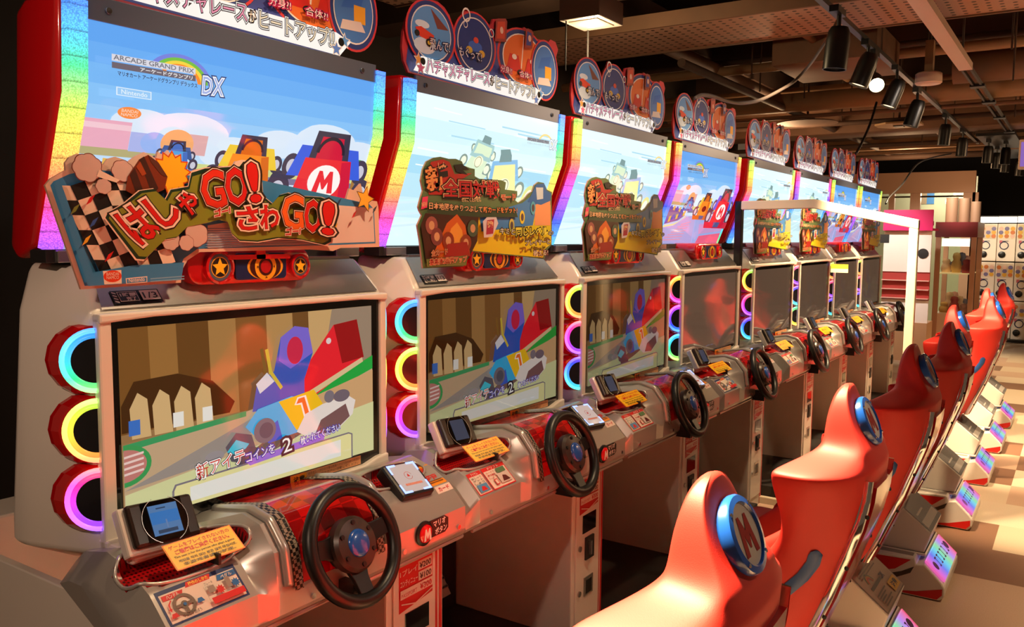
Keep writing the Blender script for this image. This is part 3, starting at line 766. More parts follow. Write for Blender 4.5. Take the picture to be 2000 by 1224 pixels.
    a.ell(X(.77), Z(.44), X(.024), Z(.04), g(120, 110, 116)); a.ell(X(.83), Z(.43), X(.04), Z(.04), g(110, 96, 104))
    a.ell(X(.485), Z(.315), X(.045), Z(.075), g(112, 104, 112)); a.ell(X(.490), Z(.315), X(.028), Z(.048), g(84, 80, 92))
    a.poly(P([(.33, .27), (.37, .34), (.43, .31), (.45, .20), (.40, .15), (.35, .18)]), g(90, 84, 92)); a.poly(P([(.335, .24), (.37, .30), (.42, .26), (.385, .20)]), g(60, 190, 210))
    a.ell(X(.29), Z(.235), X(.035), Z(.03), g(150, 140, 140)); a.ell(X(.42), Z(.17), X(.05), Z(.07), g(84, 76, 84))
    # lower banner
    a.poly(P([(.14, -.0), (.14, .10), (.15, .135), (.86, .175), (.88, .16), (.88, 0)]), g(120, 112, 120)); a.poly(P([(.147, .0), (.147, .10), (.155, .125), (.86, .165), (.873, .155), (.873, 0)]), g(222, 214, 150)); a.poly(P([(.20, .02), (.20, .10), (.82, .14), (.82, .03)]), g(226, 224, 214))
    if kind == 0: a.poly(P([(.42, .13), (.74, .17), (.74, .215), (.40, .165)]), g(140, 110, 206))
    wt, pu, rd, bk = g(250, 246, 240), g(70, 60, 170), g(206, 60, 50), g(40, 34, 50)
    z = lambda u, v: (X(u), Z(v))
    if kind != 3:
        a.outlined('新アイテ', z(.225, .128), z(.40, .160), Z(.085), [(.10, bk), (.06, wt), (0, rd)])
        a.outlined('コインを', z(.405, .150), z(.52, .170), Z(.06), [(.09, pu), (.05, pu), (0, wt)])
        a.outlined('2', z(.555, .150), z(.592, .158), Z(.09), [(.12, bk), (0, wt)])
        a.outlined('枚いれてください', z(.63, .172), z(.815, .205), Z(.052), [(.09, pu), (0, wt)])
    return a.mesh('screen', lambda u, v, d: (SX0 + u, .3255 - d, SZ0 + v), clip=(0, 0, W, H))

# --- half-round lamps swept back along the monitor's flanks
RING_Z = (1.447, 1.289, 1.131)
RXE = (-.459, .468)
def rp(sg, l, z, d=0):
    """l out along the swept lamp plane, d in front of it"""
    return Vector((RXE[0 if sg < 0 else 1] + sg * (l * .80 + d * .60), .335 + l * .60 - d * .80, z))
def m_lampshell(sg, z):
    b = MB(); rings = []
    for d, r in ((.004, .0735), (-.006, .078), (-.03, .083), (-.05, .082), (-.065, .066)):
        rings.append([rp(sg, r * math.sin(PI * j / 8), z + r * math.cos(PI * j / 8), 0) + Vector((0, -d * .9, 0)) for j in range(9)])
    b.loft(rings, REDC, True, True)
    return b.mesh('lamp_shell', bevel=.003)
def m_glow(sg, z):
    b = MB()
    for r, t, d, m in ((.0675, .0060, .006, M_CORE), (.0545, .0050, .004, M_RING)):
        b.tube([rp(sg, r * math.sin(PI * j / 20), z + r * math.cos(PI * j / 20), d) for j in range(21)], t, m, 8)
    pts = [(r * math.sin(t), r * math.cos(t)) for r, t in [(.071, PI * j / 16) for j in range(17)] + [(.052, PI * (16 - j) / 16) for j in range(17)]]
    b.add([rp(sg, l, z + h, d) for d in (.0045, .007) for l, h in pts], [list(range(34)), list(range(67, 33, -1))] + [[j, (j + 1) % 34, 34 + (j + 1) % 34, 34 + j] for j in range(34)], M_RING)
    return b.mesh('glow_ring', smooth=.8)
def m_reflector(sg, z):
    b = MB(); pts = [(.053 * math.sin(PI * j / 14), .053 * math.cos(PI * j / 14)) for j in range(15)]
    b.add([rp(sg, l, z + h, d) for d in (.0042, .0055) for l, h in pts], [list(range(15)), list(range(29, 14, -1))] + [[j, (j + 1) % 15, 15 + (j + 1) % 15, 15 + j] for j in range(15)], mat('lamp_dark', (14, 16, 24), .15, coat=.6))
    return b.mesh('dark_lens')

# --- crown unit with stars and target
def pill(b, x0, x1, z0, z1, ya, yb, r, m):
    pts = []
    for cx, cz, a0 in ((x1 - r, z1 - r, 0), (x0 + r, z1 - r, PI / 2), (x0 + r, z0 + r, PI), (x1 - r, z0 + r, 3 * PI / 2)):
        for i in range(7): t = a0 + PI / 2 * i / 6; pts.append((cx + r * math.cos(t), cz + r * math.sin(t)))
    b.prism(pts, 1, ya, yb, m)
CROWN_C = [(-.125, 1.645), (.022, 1.643), (.142, 1.642)]
def m_crown():
    b = MB(); pill(b, -.212, .188, 1.600, 1.696, .345, .50, .042, REDC)
    b.lathe([(.085, -.018), (.08, .006), (.07, .018), (.0, .02)], (-.01, .46, 1.668), (0, 0, 1), SILVER, 30)
    return b.mesh('crown_housing', bevel=.008, segs=2, smooth=.6)
def m_face():
    b = MB(); pill(b, -.075, .095, 1.610, 1.680, .338, .346, .012, NAVY); return b.mesh('blue_panel', bevel=.002)
def m_starlamp(i):
    c = CROWN_C[i]; r = .043 if i == 0 else .034; b = MB()
    b.lathe([(r, 0), (r, .014), (r * .86, .016), (r * .82, .010), (0, .010)], (c[0], .346, c[1]), (0, -1, 0), REDC, 30)
    a = Art(); a.ell(c[0], c[1], r * .8, r * .8, mat('grey_disc', (84, 92, 112), .3)); a.ell(c[0], c[1], r * .62, r * .62, GOLD); a.ell(c[0], c[1], r * .57, r * .57, ink(34, 20, 18)); a.star(c[0], c[1], r * .56, ink(246, 186, 36), .46)
    return join(b.mesh('star_lamp', smooth=.6), a.mesh('t', frontal(.336)))
def m_target():
    a = Art(); x, z = CROWN_C[1]; g, k = ink(232, 160, 34), ink(60, 14, 12)
    for r, m in ((.060, g), (.052, k), (.036, g), (.024, k), (.017, ink(170, 14, 24))):
        a.ell(x, z, r, min(r, .034 if r > .04 else r), m, 30)
    for t in range(4): a.poly([(x + .030 * math.cos(t * PI / 2 + q), z + .030 * math.sin(t * PI / 2 + q)) for q in (-.14, .14)] + [(x + .025 * math.cos(t * PI / 2), z + .025 * math.sin(t * PI / 2))], k)
    return a.mesh('target_emblem', frontal(.338))

# --- marquee box
def m_marqbox():
    b = MB(); o = .008
    b.prism([(TY + o, TZ), (KY + o, KZ), (BY + o, BZ), (BY + .09, BZ - .03), (BY + .12, BZ), (KY + .20, KZ - .06), (TY + .19, TZ - .02), (TY + .15, TZ + .005)], 0, -.496, .518, REDC)
    return b.mesh('marquee_box', bevel=.014, segs=3, smooth=.6)
def m_led(sg):
    b = MB(); x0, x1 = (-.492, -.442) if sg < 0 else (.470, .514); rings = []
    for v, in [(0.0,), (VK * .5,), (VK,), (VK + .1,), (VT - .012,)]:
        rings.append([marq(x0, v, .0), marq(x0 + (.006 if sg < 0 else 0), v, .016), marq(x1 - (.006 if sg > 0 else 0), v, .016), marq(x1, v, .0)])
    b.loft(rings, M_STRIP)
    return b.mesh('led_strip')
def m_band():
    b = MB(); pts = [[marq(x, VT - .048, .0), marq(x, VT - .048, .010), marq(x, VT + .004, .010), marq(x, VT + .004, .0)] for x in (-.442, .470)]
    b.loft(pts, mat('band_steel', (112, 122, 146), .3, .7))
    for x in (-.392, .410): b.lathe([(.008, 0), (.008, .004), (0, .005)], marq(x, VT - .022, .010), (0, -1, 0), DARK, 12)
    return b.mesh('metal_band', bevel=.001)
def m_trimbar(): return MB().box((-.49, BY - .03, BZ - .035), (.512, BY + .04, BZ - .004), DARK).mesh('lower_trim', bevel=.002)
def m_clip(x): return MB().box((x, BY - .045, BZ - .034), (x + .10, BY - .029, BZ - .006), STEEL).mesh('trim_clip', bevel=.002)
DW0, DW1 = -.442, .470
MPTS = [(-.046, -.050), (-.030, .046), (-.016, .046), (0, .008), (.016, .046), (.030, .046), (.046, -.050), (.022, -.050), (.017, -.002), (.004, -.034), (-.004, -.034), (-.017, -.002), (-.022, -.050)]
def a_day():
    a = Art(.0003); W = DW1 - DW0; H = VT - .048; s = 1.0
    g = lambda r, gg, b_, k=1.0: glow(r, gg, b_, k)
    P = lambda pts: [(DW0 + u * W, v * H) for u, v in pts]
    R = lambda u0, v0, u1, v1, m: a.poly(P([(u0, v0), (u1, v0), (u1, v1), (u0, v1)]), m)
    E = lambda u, v, ru, rv, m, rot=0, n=26: a.ell(DW0 + u * W, v * H, ru * W, rv * H, m, n, rot=rot)
    sky = [(96, 164, 240), (106, 172, 242), (118, 182, 244), (132, 192, 246), (150, 202, 247), (170, 212, 248), (190, 220, 248), (208, 228, 248)]
    for i, c in enumerate(sky): R(0, 1 - (i + 1) * .085, 1, 1 - i * .085, g(*c))
    R(0, 0, 1, .33, g(190, 190, 232))
    for u, v, r in ((.30, .58, .13), (.46, .50, .12), (.62, .58, .10), (.80, .62, .13), (.95, .56, .12), (.16, .60, .09)): E(u, v, r, r * .75, g(216, 232, 248))
    R(0, .46, .13, .60, g(232, 170, 190)); R(0, .56, .13, .585, g(240, 200, 210)); R(.0, .44, .30, .475, g(180, 170, 120)); R(.13, .47, .26, .56, g(170, 180, 232)); R(.26, .48, .36, .58, g(220, 170, 170))
    E(.20, .52, .04, .05, g(150, 180, 240)); R(.30, .40, 1, .44, g(206, 214, 140)); R(.30, .365, 1, .40, g(120, 120, 150))
    a.poly(P([(0, .42), (.20, .40), (.28, .33), (.20, .27), (0, .22)]), g(92, 92, 150)); a.poly(P([(0, .36), (.16, .36), (.20, .33), (0, .28)]), g(120, 116, 150))
    for q in range(6): a.poly(P([(.02 + q * .045, .435 - q * .004), (.045 + q * .045, .432 - q * .004), (.045 + q * .045, .385 - q * .006), (.02 + q * .045, .39 - q * .006)]), g(*((230, 180, 80) if q % 2 else (70, 80, 190))))
    for q in range(6): a.poly(P([(.00 + q * .048, .23 + q * .018), (.026 + q * .048, .24 + q * .018), (.026 + q * .046, .31 + q * .012), (.0 + q * .046, .30 + q * .012)]), g(*((224, 184, 70) if q % 2 else (72, 84, 196))))
    a.line([(DW0 + u * W, v * H) for u, v in ((0, .20), (.14, .225), (.24, .27), (.29, .33))], .010, g(230, 226, 150))
    a.poly(P([(0, .19), (.14, .21), (.30, .32), (.45, .34), (.60, 0), (0, 0)]), g(170, 166, 220))
    for q in range(7): a.poly(P([(.04 + q * .035, .04 + q * .03), (.34 + q * .01, .05 + q * .035), (.34 + q * .01, .062 + q * .035), (.04 + q * .035, .055 + q * .03)]), g(214, 150, 180))
    a.poly(P([(.45, .34), (1, .36), (1, 0), (.55, 0)]), g(150, 170, 226)); a.poly(P([(.55, .24), (1, .27), (1, .17), (.60, .12)]), g(196, 150, 200)); a.poly(P([(.62, .10), (1, .14), (1, .0), (.6, .0)]), g(232, 96, 130))
    E(.95, .50, .045, .05, g(70, 170, 60)); E(.985, .46, .04, .05, g(150, 200, 70)); E(.91, .45, .03, .03, g(90, 180, 70)); R(.94, .36, .955, .47, g(170, 120, 60))
    # three empty karts: blue, orange, red
    def kart(cx, cy, k, c1, c2, c3, plate=None):
        Q = lambda pts: P([(cx + u * k, cy + v * k) for u, v in pts])
        for u, v, r in ((-.62, -.05, .26), (.62, -.05, .26), (-.50, .42, .2), (.52, .42, .2)):
            E(cx + u * k, cy + v * k, r * k * .62, r * k * 1.25, g(70, 62, 80)); E(cx + u * k, cy + v * k, r * k * .34, r * k * .7, g(200, 200, 214))
        a.poly(Q([(-.55, .25), (-.42, .85), (.42, .85), (.55, .25)]), g(*c3)); a.poly(Q([(-.30, .55), (-.24, 1.15), (.24, 1.15), (.30, .55)]), g(60, 56, 74)); a.poly(Q([(-.20, .6), (-.16, 1.05), (.16, 1.05), (.20, .6)]), g(*c2))
        a.poly(Q([(-.34, .62), (.34, .62), (.46, -.30), (.30, -.46), (-.30, -.46), (-.46, -.30)]), g(*c1)); a.poly(Q([(.34, .62), (.46, -.30), (.30, -.46), (.20, .58)]), g(*c2))
        a.poly(Q([(-.78, -.26), (.78, -.26), (.70, -.52), (-.70, -.52)]), g(*c2)); a.poly(Q([(-.20, -.26), (.20, -.26), (.16, -.48), (-.16, -.48)]), g(80, 90, 140))
        a.arc(DW0 + cx * W, (cy + .70 * k) * H, .17 * k * W, .21 * k * W, .1, PI - .1, g(40, 36, 50), 14, 1.)
        if plate:
            E(cx, cy + .18 * k, .24 * k, .33 * k, g(250, 244, 240)); a.poly(P([(cx + u * k * 3.4, cy + (.18 + v * 4.6) * k) for u, v in MPTS]), g(*c1))
    E(.26, .53, .05, .07, g(240, 170, 110)); kart(.26, .44, .095, (86, 160, 220), (70, 110, 190), (60, 90, 150)); a.text('★', (DW0 + .245 * W, .44 * H), (DW0 + .275 * W, .44 * H), .04 * H, g(230, 80, 70))
    kart(.50, .40, .19, (240, 140, 40), (214, 104, 30), (236, 200, 60)); E(.50, .43, .035, .035, g(70, 20, 20))
    kart(.80, .36, .29, (232, 48, 56), (206, 30, 60), (60, 96, 220), 'M')
    # logo
    a.arc(DW0 + .235 * W, .80 * H, .085 * W, .098 * W, .05, 2.6, g(120, 130, 220), 18, .72)
    for i, c in enumerate(((120, 190, 70), (240, 210, 70), (244, 140, 50))): a.arc(DW0 + .235 * W, .80 * H, (.074 - i * .011) * W, (.085 - i * .011) * W, .05, 2.6, g(*c), 18, .72)
    a.poly(P([(.045, .868), (.28, .872), (.28, .845), (.045, .84)]), g(214, 214, 224)); a.text('ARCADE GRAND PRIX', (DW0 + .05 * W, .846 * H), (DW0 + .275 * W, .849 * H), .020 * H, g(120, 120, 130), .02)
    a.poly(P([(.045, .835), (.28, .84), (.28, .815), (.045, .81)]), g(110, 100, 110)); a.text('アーケードグランプリ', (DW0 + .12 * W, .815 * H), (DW0 + .27 * W, .818 * H), .018 * H, g(235, 235, 235), .02)
    a.text('マリオカート アーケードグランプリ デラックス', (DW0 + .06 * W, .782 * H), (DW0 + .285 * W, .786 * H), .020 * H, g(60, 60, 80), .02)
    a.outlined('DX', (DW0 + .30 * W, .765 * H), (DW0 + .365 * W, .770 * H), .078 * H, [(.10, g(60, 70, 120)), (.05, g(240, 244, 250)), (0, g(160, 176, 226))], .12)
    a.rect(DW0 + .055 * W, .700 * H, DW0 + .15 * W, .735 * H, g(220, 236, 250)); a.rect(DW0 + .058 * W, .7035 * H, DW0 + .147 * W, .7315 * H, g(150, 200, 245)); a.text('Nintendo', (DW0 + .068 * W, .708 * H), (DW0 + .138 * W, .708 * H), .019 * H, g(226, 240, 250), .01)
    E(.095, .655, .032, .026, g(244, 140, 70)); a.text('BANDAI', (DW0 + .073 * W, .656 * H), (DW0 + .117 * W, .656 * H), .014 * H, g(250, 220, 200)); a.text('NAMCO', (DW0 + .073 * W, .639 * H), (DW0 + .117 * W, .639 * H), .014 * H, g(250, 220, 200))
    return a.mesh('display_panel', lambda u, v, d: marq(u, v, .004 + d), VK, clip=(DW0, 0, DW1, H))
def a_pale():
    a = Art(.0003); W = DW1 - DW0; H = VT - .048
    g = lambda r, gg, b_, k=1.2: glow(int(r + (255 - r) * .08), int(gg + (255 - gg) * .08), int(b_ + (255 - b_) * .08), k)
    P = lambda pts: [(DW0 + u * W, v * H) for u, v in pts]
    E = lambda u, v, ru, rv, m, rot=0: a.ell(DW0 + u * W, v * H, ru * W, rv * H, m, 26, rot=rot)
    a.rect(DW0, 0, DW1, H, g(196, 228, 236))
    for i, (v0, v1, c) in enumerate(((.0, .2, (206, 238, 244)), (.2, .34, (186, 222, 232)), (.34, .5, (170, 214, 230)), (.5, .62, (150, 204, 228)), (.62, .72, (206, 234, 240)), (.86, 1.0, (214, 236, 240)))): a.poly(P([(0, v0), (1, v0 - .03 if v0 else 0), (1, v1), (0, v1)]), g(*c))
    for i in range(26):
        v = random.uniform(.25, .95); u = random.uniform(0, .7); l = random.uniform(.12, .4); h = random.uniform(.004, .014)
        a.poly(P([(u, v), (min(1, u + l), v - .01), (min(1, u + l), v + h - .01), (u, v + h)]), g(*random.choice([(236, 248, 250), (160, 206, 224), (226, 240, 236)])))
    for q in range(3): a.line([(DW0 + u * W, v * H) for u, v in ((0, .30 - q * .08), (.22, .33 - q * .08), (.40, .40 - q * .08))], .008, g(196, 224, 234))
    def kart(cx, cy, k, c1, c2, rot):
        c, s = math.cos(rot), math.sin(rot); Q = lambda pts: P([(cx + (u * c - v * s) * k, cy + (u * s + v * c) * k) for u, v in pts])
        for u, v, r in ((-.6, -.1, .24), (.55, -.15, .26), (-.42, .5, .18), (.5, .5, .18)):
            E(cx + (u * c - v * s) * k, cy + (u * s + v * c) * k, r * k * .7, r * k * 1.2, g(120, 140, 130)); E(cx + (u * c - v * s) * k, cy + (u * s + v * c) * k, r * k * .45, r * k * .8, g(226, 236, 206))
        a.poly(Q([(-.5, .2), (-.4, .95), (.4, .95), (.5, .2)]), g(*c2)); a.poly(Q([(-.33, .8), (.33, .8), (.44, -.4), (.28, -.6), (-.28, -.6), (-.44, -.4)]), g(*c1)); a.poly(Q([(-.2, .9), (-.16, 1.25), (.16, 1.25), (.2, .9)]), g(110, 140, 140))
        E(cx + .08 * k * -s, cy + .08 * k, .2 * k, .26 * k, g(238, 240, 200)); a.arc(DW0 + cx * W, (cy + .05 * k) * H, .13 * k * W, .15 * k * W, 0, 2 * PI, g(130, 130, 100), 20)
        a.poly(Q([(-.7, -.4), (.7, -.4), (.62, -.62), (-.62, -.62)]), g(206, 222, 190))
    kart(.40, .62, .15, (206, 226, 190), (150, 190, 190), -.25); kart(.62, .46, .22, (236, 228, 150), (120, 176, 216), .2)
    E(.83, .40, .05, .10, g(206, 214, 130)); E(.83, .40, .03, .065, g(236, 240, 214))
    a.arc(DW0 + .87 * W, .80 * H, .055 * W, .066 * W, .1, 2.6, g(230, 206, 130), 16, .8); a.poly(P([(.72, .845), (.90, .845), (.90, .82), (.72, .82)]), g(150, 150, 154)); a.text('ARCADE GRAND PRIX', (DW0 + .725 * W, .823 * H), (DW0 + .895 * W, .823 * H), .020 * H, g(70, 70, 80), .02)
    a.outlined('DX', (DW0 + .905 * W, .785 * H), (DW0 + .965 * W, .785 * H), .07 * H, [(.08, g(170, 180, 190)), (0, g(236, 240, 244))], .1); a.text('マリオカート アーケードグランプリ デラックス', (DW0 + .72 * W, .795 * H), (DW0 + .90 * W, .795 * H), .016 * H, g(120, 120, 130), .0)
    return a.mesh('display_panel', lambda u, v, d: marq(u, v, .004 + d), VK, clip=(DW0, 0, DW1, H))

# --- header board standing on the marquee (outline seen best on the second cabinet)
def hp(px, py): p = on(px, py, 1, .40); return (p.x - 1.1, p.z)
HDR = [(797, 141), (788, 118), (785, 92), (787, 62), (793, 37), (805, 16), (821, 3), (838, -1), (855, 3), (868, 14), (878, 30), (884, 48), (887, 50), (893, 39), (900, 31), (905, 24), (908, 16), (913, 15), (917, 24), (926, 25), (940, 32), (950, 43), (956, 50), (960, 46), (963, 37), (982, 36), (987, 44), (986, 57), (997, 58), (1008, 64), (1013, 69), (1019, 57), (1024, 53), (1035, 60), (1038, 70), (1037, 79), (1048, 76), (1060, 78), (1069, 85), (1075, 77), (1085, 82), (1090, 97), (1086, 112), (1080, 121), (1078, 138), (1072, 160), (1064, 178), (1054, 190), (1049, 196), (1045, 209)]
def m_header():
    return MB().prism([hp(*p) for p in HDR], 1, .400, .408, mat('header_board', (196, 60, 66), .35)).mesh('header_board')
def a_header():
    a = Art(.0003); H = lambda *pts: [hp(*p) for p in pts]
    c = (sum(hp(*p)[0] for p in HDR) / len(HDR), sum(hp(*p)[1] for p in HDR) / len(HDR))
    nv, lt, wt = ink(44, 60, 120), ink(232, 190, 180), ink(238, 226, 216)
    def oval(cx, cy, rx, ry, sky, inner=.80):
        x, z = hp(cx, cy); ex = (hp(cx + rx, cy)[0] - x); ez = (z - hp(cx, cy + ry)[1])
        a.ell(x, z, ex * 1.08, ez * 1.06, ink(206, 58, 62), 34); a.ell(x, z, ex, ez, nv, 34); a.ell(x, z, ex * .87, ez * .87, wt, 34); a.ell(x, z, ex * .83, ez * .83, sky, 34)
        return x, z, ex, ez
    band = H((800, 138), (1043, 205), (1055, 185), (1040, 172), (960, 150), (815, 110))
    a.poly(H((793, 120), (800, 139), (1045, 206), (1060, 182), (1076, 130), (1000, 60), (880, 50), (800, 60)), ink(64, 74, 140))
    x, z, ex, ez = oval(1022, 118, 44, 58, ink(226, 108, 48)); a.line([(x, z + ez * .8), (x - ex * .1, z - ez * .3)], .006, wt)
    for q in (-.4, .35):
        a.poly([(x + ex * (q - .32), z - ez * .45), (x + ex * (q + .32), z - ez * .45), (x + ex * (q + .18), z + ez * .1), (x + ex * (q - .18), z + ez * .1)], ink(206, 40, 36)); a.ell(x + ex * (q - .25), z - ez * .45, ex * .13, ez * .1, ink(40, 30, 30), 12); a.ell(x + ex * (q + .25), z - ez * .45, ex * .13, ez * .1, ink(40, 30, 30), 12); a.ell(x + ex * q, z + ez * .02, ex * .1, ez * .09, ink(238, 220, 210), 12)
    x, z, ex, ez = oval(1062, 138, 24, 56, ink(70, 120, 190)); a.poly([(x - ex * .55, z), (x + ex * .3, z + ez * .1), (x + ex * .5, z + ez * .55), (x - ex * .3, z + ez * .4)], ink(54, 104, 184)); a.rect(x + ex * .0, z - ez * .3, x + ex * .5, z + ez * .15, ink(240, 170, 50)); a.poly([(x - ex * .6, z - ez * .55), (x + ex * .5, z - ez * .5), (x + ex * .3, z - ez * .25), (x - ex * .5, z - ez * .3)], ink(220, 206, 200))
    x, z, ex, ez = oval(925, 88, 38, 60, ink(36, 54, 120)); a.ell(x, z - ez * .05, ex * .34, ez * .17, ink(60, 100, 190), 20); a.ell(x - ex * .3, z - ez * .22, ex * .16, ez * .12, ink(210, 170, 60), 14); a.ell(x + ex * .32, z - ez * .24, ex * .16, ez * .12, ink(210, 170, 60), 14); a.ell(x + ex * .02, z + ez * .15, ex * .13, ez * .1, ink(200, 70, 60), 14)
    for dx, dz, r in ((-.46, .86, .2), (-.5, .55, .1), (.8, .55, .13)): a.arc(x + ex * dx, z + ez * dz, ex * r * .75, ex * r, 0, 2 * PI, wt, 18)
    x, z, ex, ez = oval(838, 66, 44, 62, ink(92, 150, 210)); a.poly([(x - ex * .05, z + ez * .78), (x + ex * .75, z + ez * .25), (x + ex * .25, z + ez * .2)], ink(120, 62, 56)); a.ell(x - ex * .3, z - ez * .45, ex * .45, ez * .25, ink(206, 222, 236), 20); a.ell(x - ex * .4, z + ez * .2, ex * .3, ez * .12, ink(214, 226, 236), 20)
    a.poly([(x - ex * .7, z + ez * .05), (x - ex * .45, z + ez * .12), (x + ex * .1, z - ez * .05), (x + ex * .05, z - ez * .28), (x - ex * .5, z - ez * .2)], ink(218, 62, 40)); a.ell(x - ex * .12, z - ez * .32, ex * .14, ez * .13, ink(40, 34, 36), 16); a.ell(x - ex * .12, z - ez * .32, ex * .07, ez * .065, ink(226, 196, 60), 12); a.ell(x - ex * .62, z - ez * .12, ex * .1, ez * .1, ink(40, 34, 36), 12)
    for p, q in ((963, 37), (1021, 56)):
        w_ = 22 if p == 963 else 15; h_ = 46 if p == 963 else 40
        t = 0 if p == 963 else 4
        a.poly(H((p, q + 3), (p + 4, q), (p + w_ - 3, q + t), (p + w_, q + 6 + t), (p + w_ - 2, q + h_), (p - 2, q + h_ - 2)), ink(150, 60, 56)); a.poly(H((p + 3, q + 6), (p + w_ - 4, q + 6 + t), (p + w_ - 5, q + h_ - 6), (p + 1, q + h_ - 7)), ink(200, 70, 50) if p == 963 else ink(60, 70, 150)); xx, zz = hp(p + w_ / 2, q + h_ * .5); a.ell(xx, zz, .011, .013, ink(230, 190, 170), 14)
    pk, bk, cr = ink(236, 150, 178), ink(24, 20, 24), ink(250, 214, 150)
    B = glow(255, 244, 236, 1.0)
    for t, p0, p1, h in (('飛んで!', (833, 95), (872, 105), .034), ('もぐって!', (890, 108), (934, 122), .031)):
        p, q = hp(*p0), hp(*p1); a.outlined(t, p, q, h, [(.09, ink(36, 40, 90)), (0, ink(240, 234, 232))])
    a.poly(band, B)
    for t, p0, p1, h in (('分身?!', (971, 140), (993, 146), .024), ('合体?!', (1008, 150), (1031, 157), .024)):
        p, q = hp(*p0), hp(*p1); a.outlined(t, p, q, h, [(.13, ink(176, 30, 90)), (0, ink(240, 226, 230))])
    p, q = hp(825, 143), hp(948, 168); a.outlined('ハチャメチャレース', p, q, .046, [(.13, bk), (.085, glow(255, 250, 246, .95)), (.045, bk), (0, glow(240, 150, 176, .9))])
    p, q = hp(950, 166), hp(957, 167); a.outlined('が', p, q, .03, [(.12, bk), (0, ink(240, 236, 230))])
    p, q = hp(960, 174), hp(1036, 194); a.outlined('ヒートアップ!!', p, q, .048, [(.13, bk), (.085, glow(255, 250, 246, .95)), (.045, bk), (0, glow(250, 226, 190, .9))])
    for p, c1 in ((( 808, 117), ink(240, 170, 90)), ((812, 134), ink(236, 110, 160)), ((1047, 184), ink(90, 150, 220)), ((1038, 196), ink(90, 130, 220))):
        x, z = hp(*p); a.star(x, z, .026, wt); a.star(x, z, .020, c1)
    for p in ((816, 121), (1043, 186)): x, z = hp(*p); a.ell(x, z, .012, .012, BLACK, 16)
    return a.mesh('header_print', frontal(.400))

def cabinet(n, label, screen, disp, phase, meter_on, guide):
    t = thing('racing_arcade_cabinet', label, 'arcade machine', (mx(n), 0, 0), 0, 'row of racing arcade cabinets')
    P = lambda key, name, make, parent=t: part(key, name, parent, make)
    P('body', 'body', m_body); P('foot', 'footwell', m_foot)
    for i, (x, y, z) in enumerate(((-.13, .66, .33), (.03, .66, .33))):
        o = P('pedal', 'pedal', m_pedal); o.location = (x, y, z)
    P('stripes', 'red_stripes', m_stripes)
    d = P('door', 'coin_door', m_door); P('coinw', 'coin_window', m_coinwin, d); P('coins', 'coin_slot', m_coinslot, d); P('coinr', 'coin_return', m_coinret, d); P('lock0', 'door_lock', lambda: m_lock(.46), d); P('lock1', 'door_lock', lambda: m_lock(.27), d); P('price', 'price_sign', a_price, d)
    P('console', 'console', lambda: m_console(0)); P('lip', 'front_lip', m_lip)
    for k in (0, 1):
        b = P('bowl%d' % k, 'speaker_bowl', lambda: m_console(k + 1)); P('rim%d' % k, 'bowl_rim', lambda: m_rim(k), b)
    P('cowl', 'checker_cowl', m_cowl)
    for x in (-.149, .139): P('trim%.2f' % x, 'checker_trim', lambda: m_trim(x))
    for s in (-1, 1): P('cheek%d' % s, 'cowl_cheek', lambda: m_cheek(s))
    P('guide%d' % guide, 'guide_sticker', lambda: a_guide(guide)); P('card', 'notice_card', m_card)
    P('caution', 'caution_sticker', a_caution); P('button', 'start_button', m_button)
    w_ = P('column', 'steering_wheel', m_column); w_['label'] = 'black three-spoke steering wheel with blue centre cap'
    P('rimw', 'rim', m_rimw, w_); P('spokes', 'spokes', m_spokes, w_); P('hub', 'hub', m_hub, w_); P('cap', 'horn_cap', m_cap, w_)
    b = P('bracket', 'meter_bracket', m_bracket); P('meter', 'meter_case', m_meter, b); P('meters%d' % meter_on, 'meter_screen', lambda: a_meter(meter_on), b)
    r = P('reader', 'card_reader', m_reader); P('readerg', 'reader_glow', a_reader, r)
    P('housing', 'monitor_housing', m_housing); P('shelf', 'top_shelf', m_shelf); P('frame', 'monitor_frame', m_frame)
    z = P('bezel', 'monitor', m_bezel); P('screen%d' % screen, 'screen', lambda: a_screen(screen), z); P('label', 'warning_label', a_label, z)
    P('ticket', 'rota_sticker', a_ticket)
    for sg in (-1, 1):
        for k, zz in enumerate(RING_Z):
            o = P('sh%d%d' % (sg, k), 'ring_lamp', lambda: m_lampshell(sg, zz)); g = P('gl%d%d' % (sg, k), 'glow_ring', lambda: m_glow(sg, zz), o); g['phase'] = float(phase)
            P('rf%d%d' % (sg, k), 'dark_lens', lambda: m_reflector(sg, zz), o)
    c = P('crown', 'crown_unit', m_crown); P('face', 'blue_panel', m_face, c)
    for i in (0, 2): P('star%d' % i, 'star_lamp', lambda: m_starlamp(i), c)
    P('target', 'target_emblem', m_target, c)
    m = P('marq', 'marquee_box', m_marqbox)
    for sg in (-1, 1):
        l = P('led%d' % sg, 'light_strip', lambda: m_led(sg), m); l['phase'] = float(phase)
    P('band', 'metal_band', m_band, m); tb = P('trimbar', 'lower_trim', m_trimbar, m)
    for x in (-.47, .40): P('clip%.2f' % x, 'trim_clip', lambda: m_clip(x), m)
    P('disp%d' % disp, 'display_panel', a_day if disp == 0 else a_pale, m)
    h = P('hdr', 'header_board', m_header); P('hdrp', 'header_print', a_header, h)
    return t
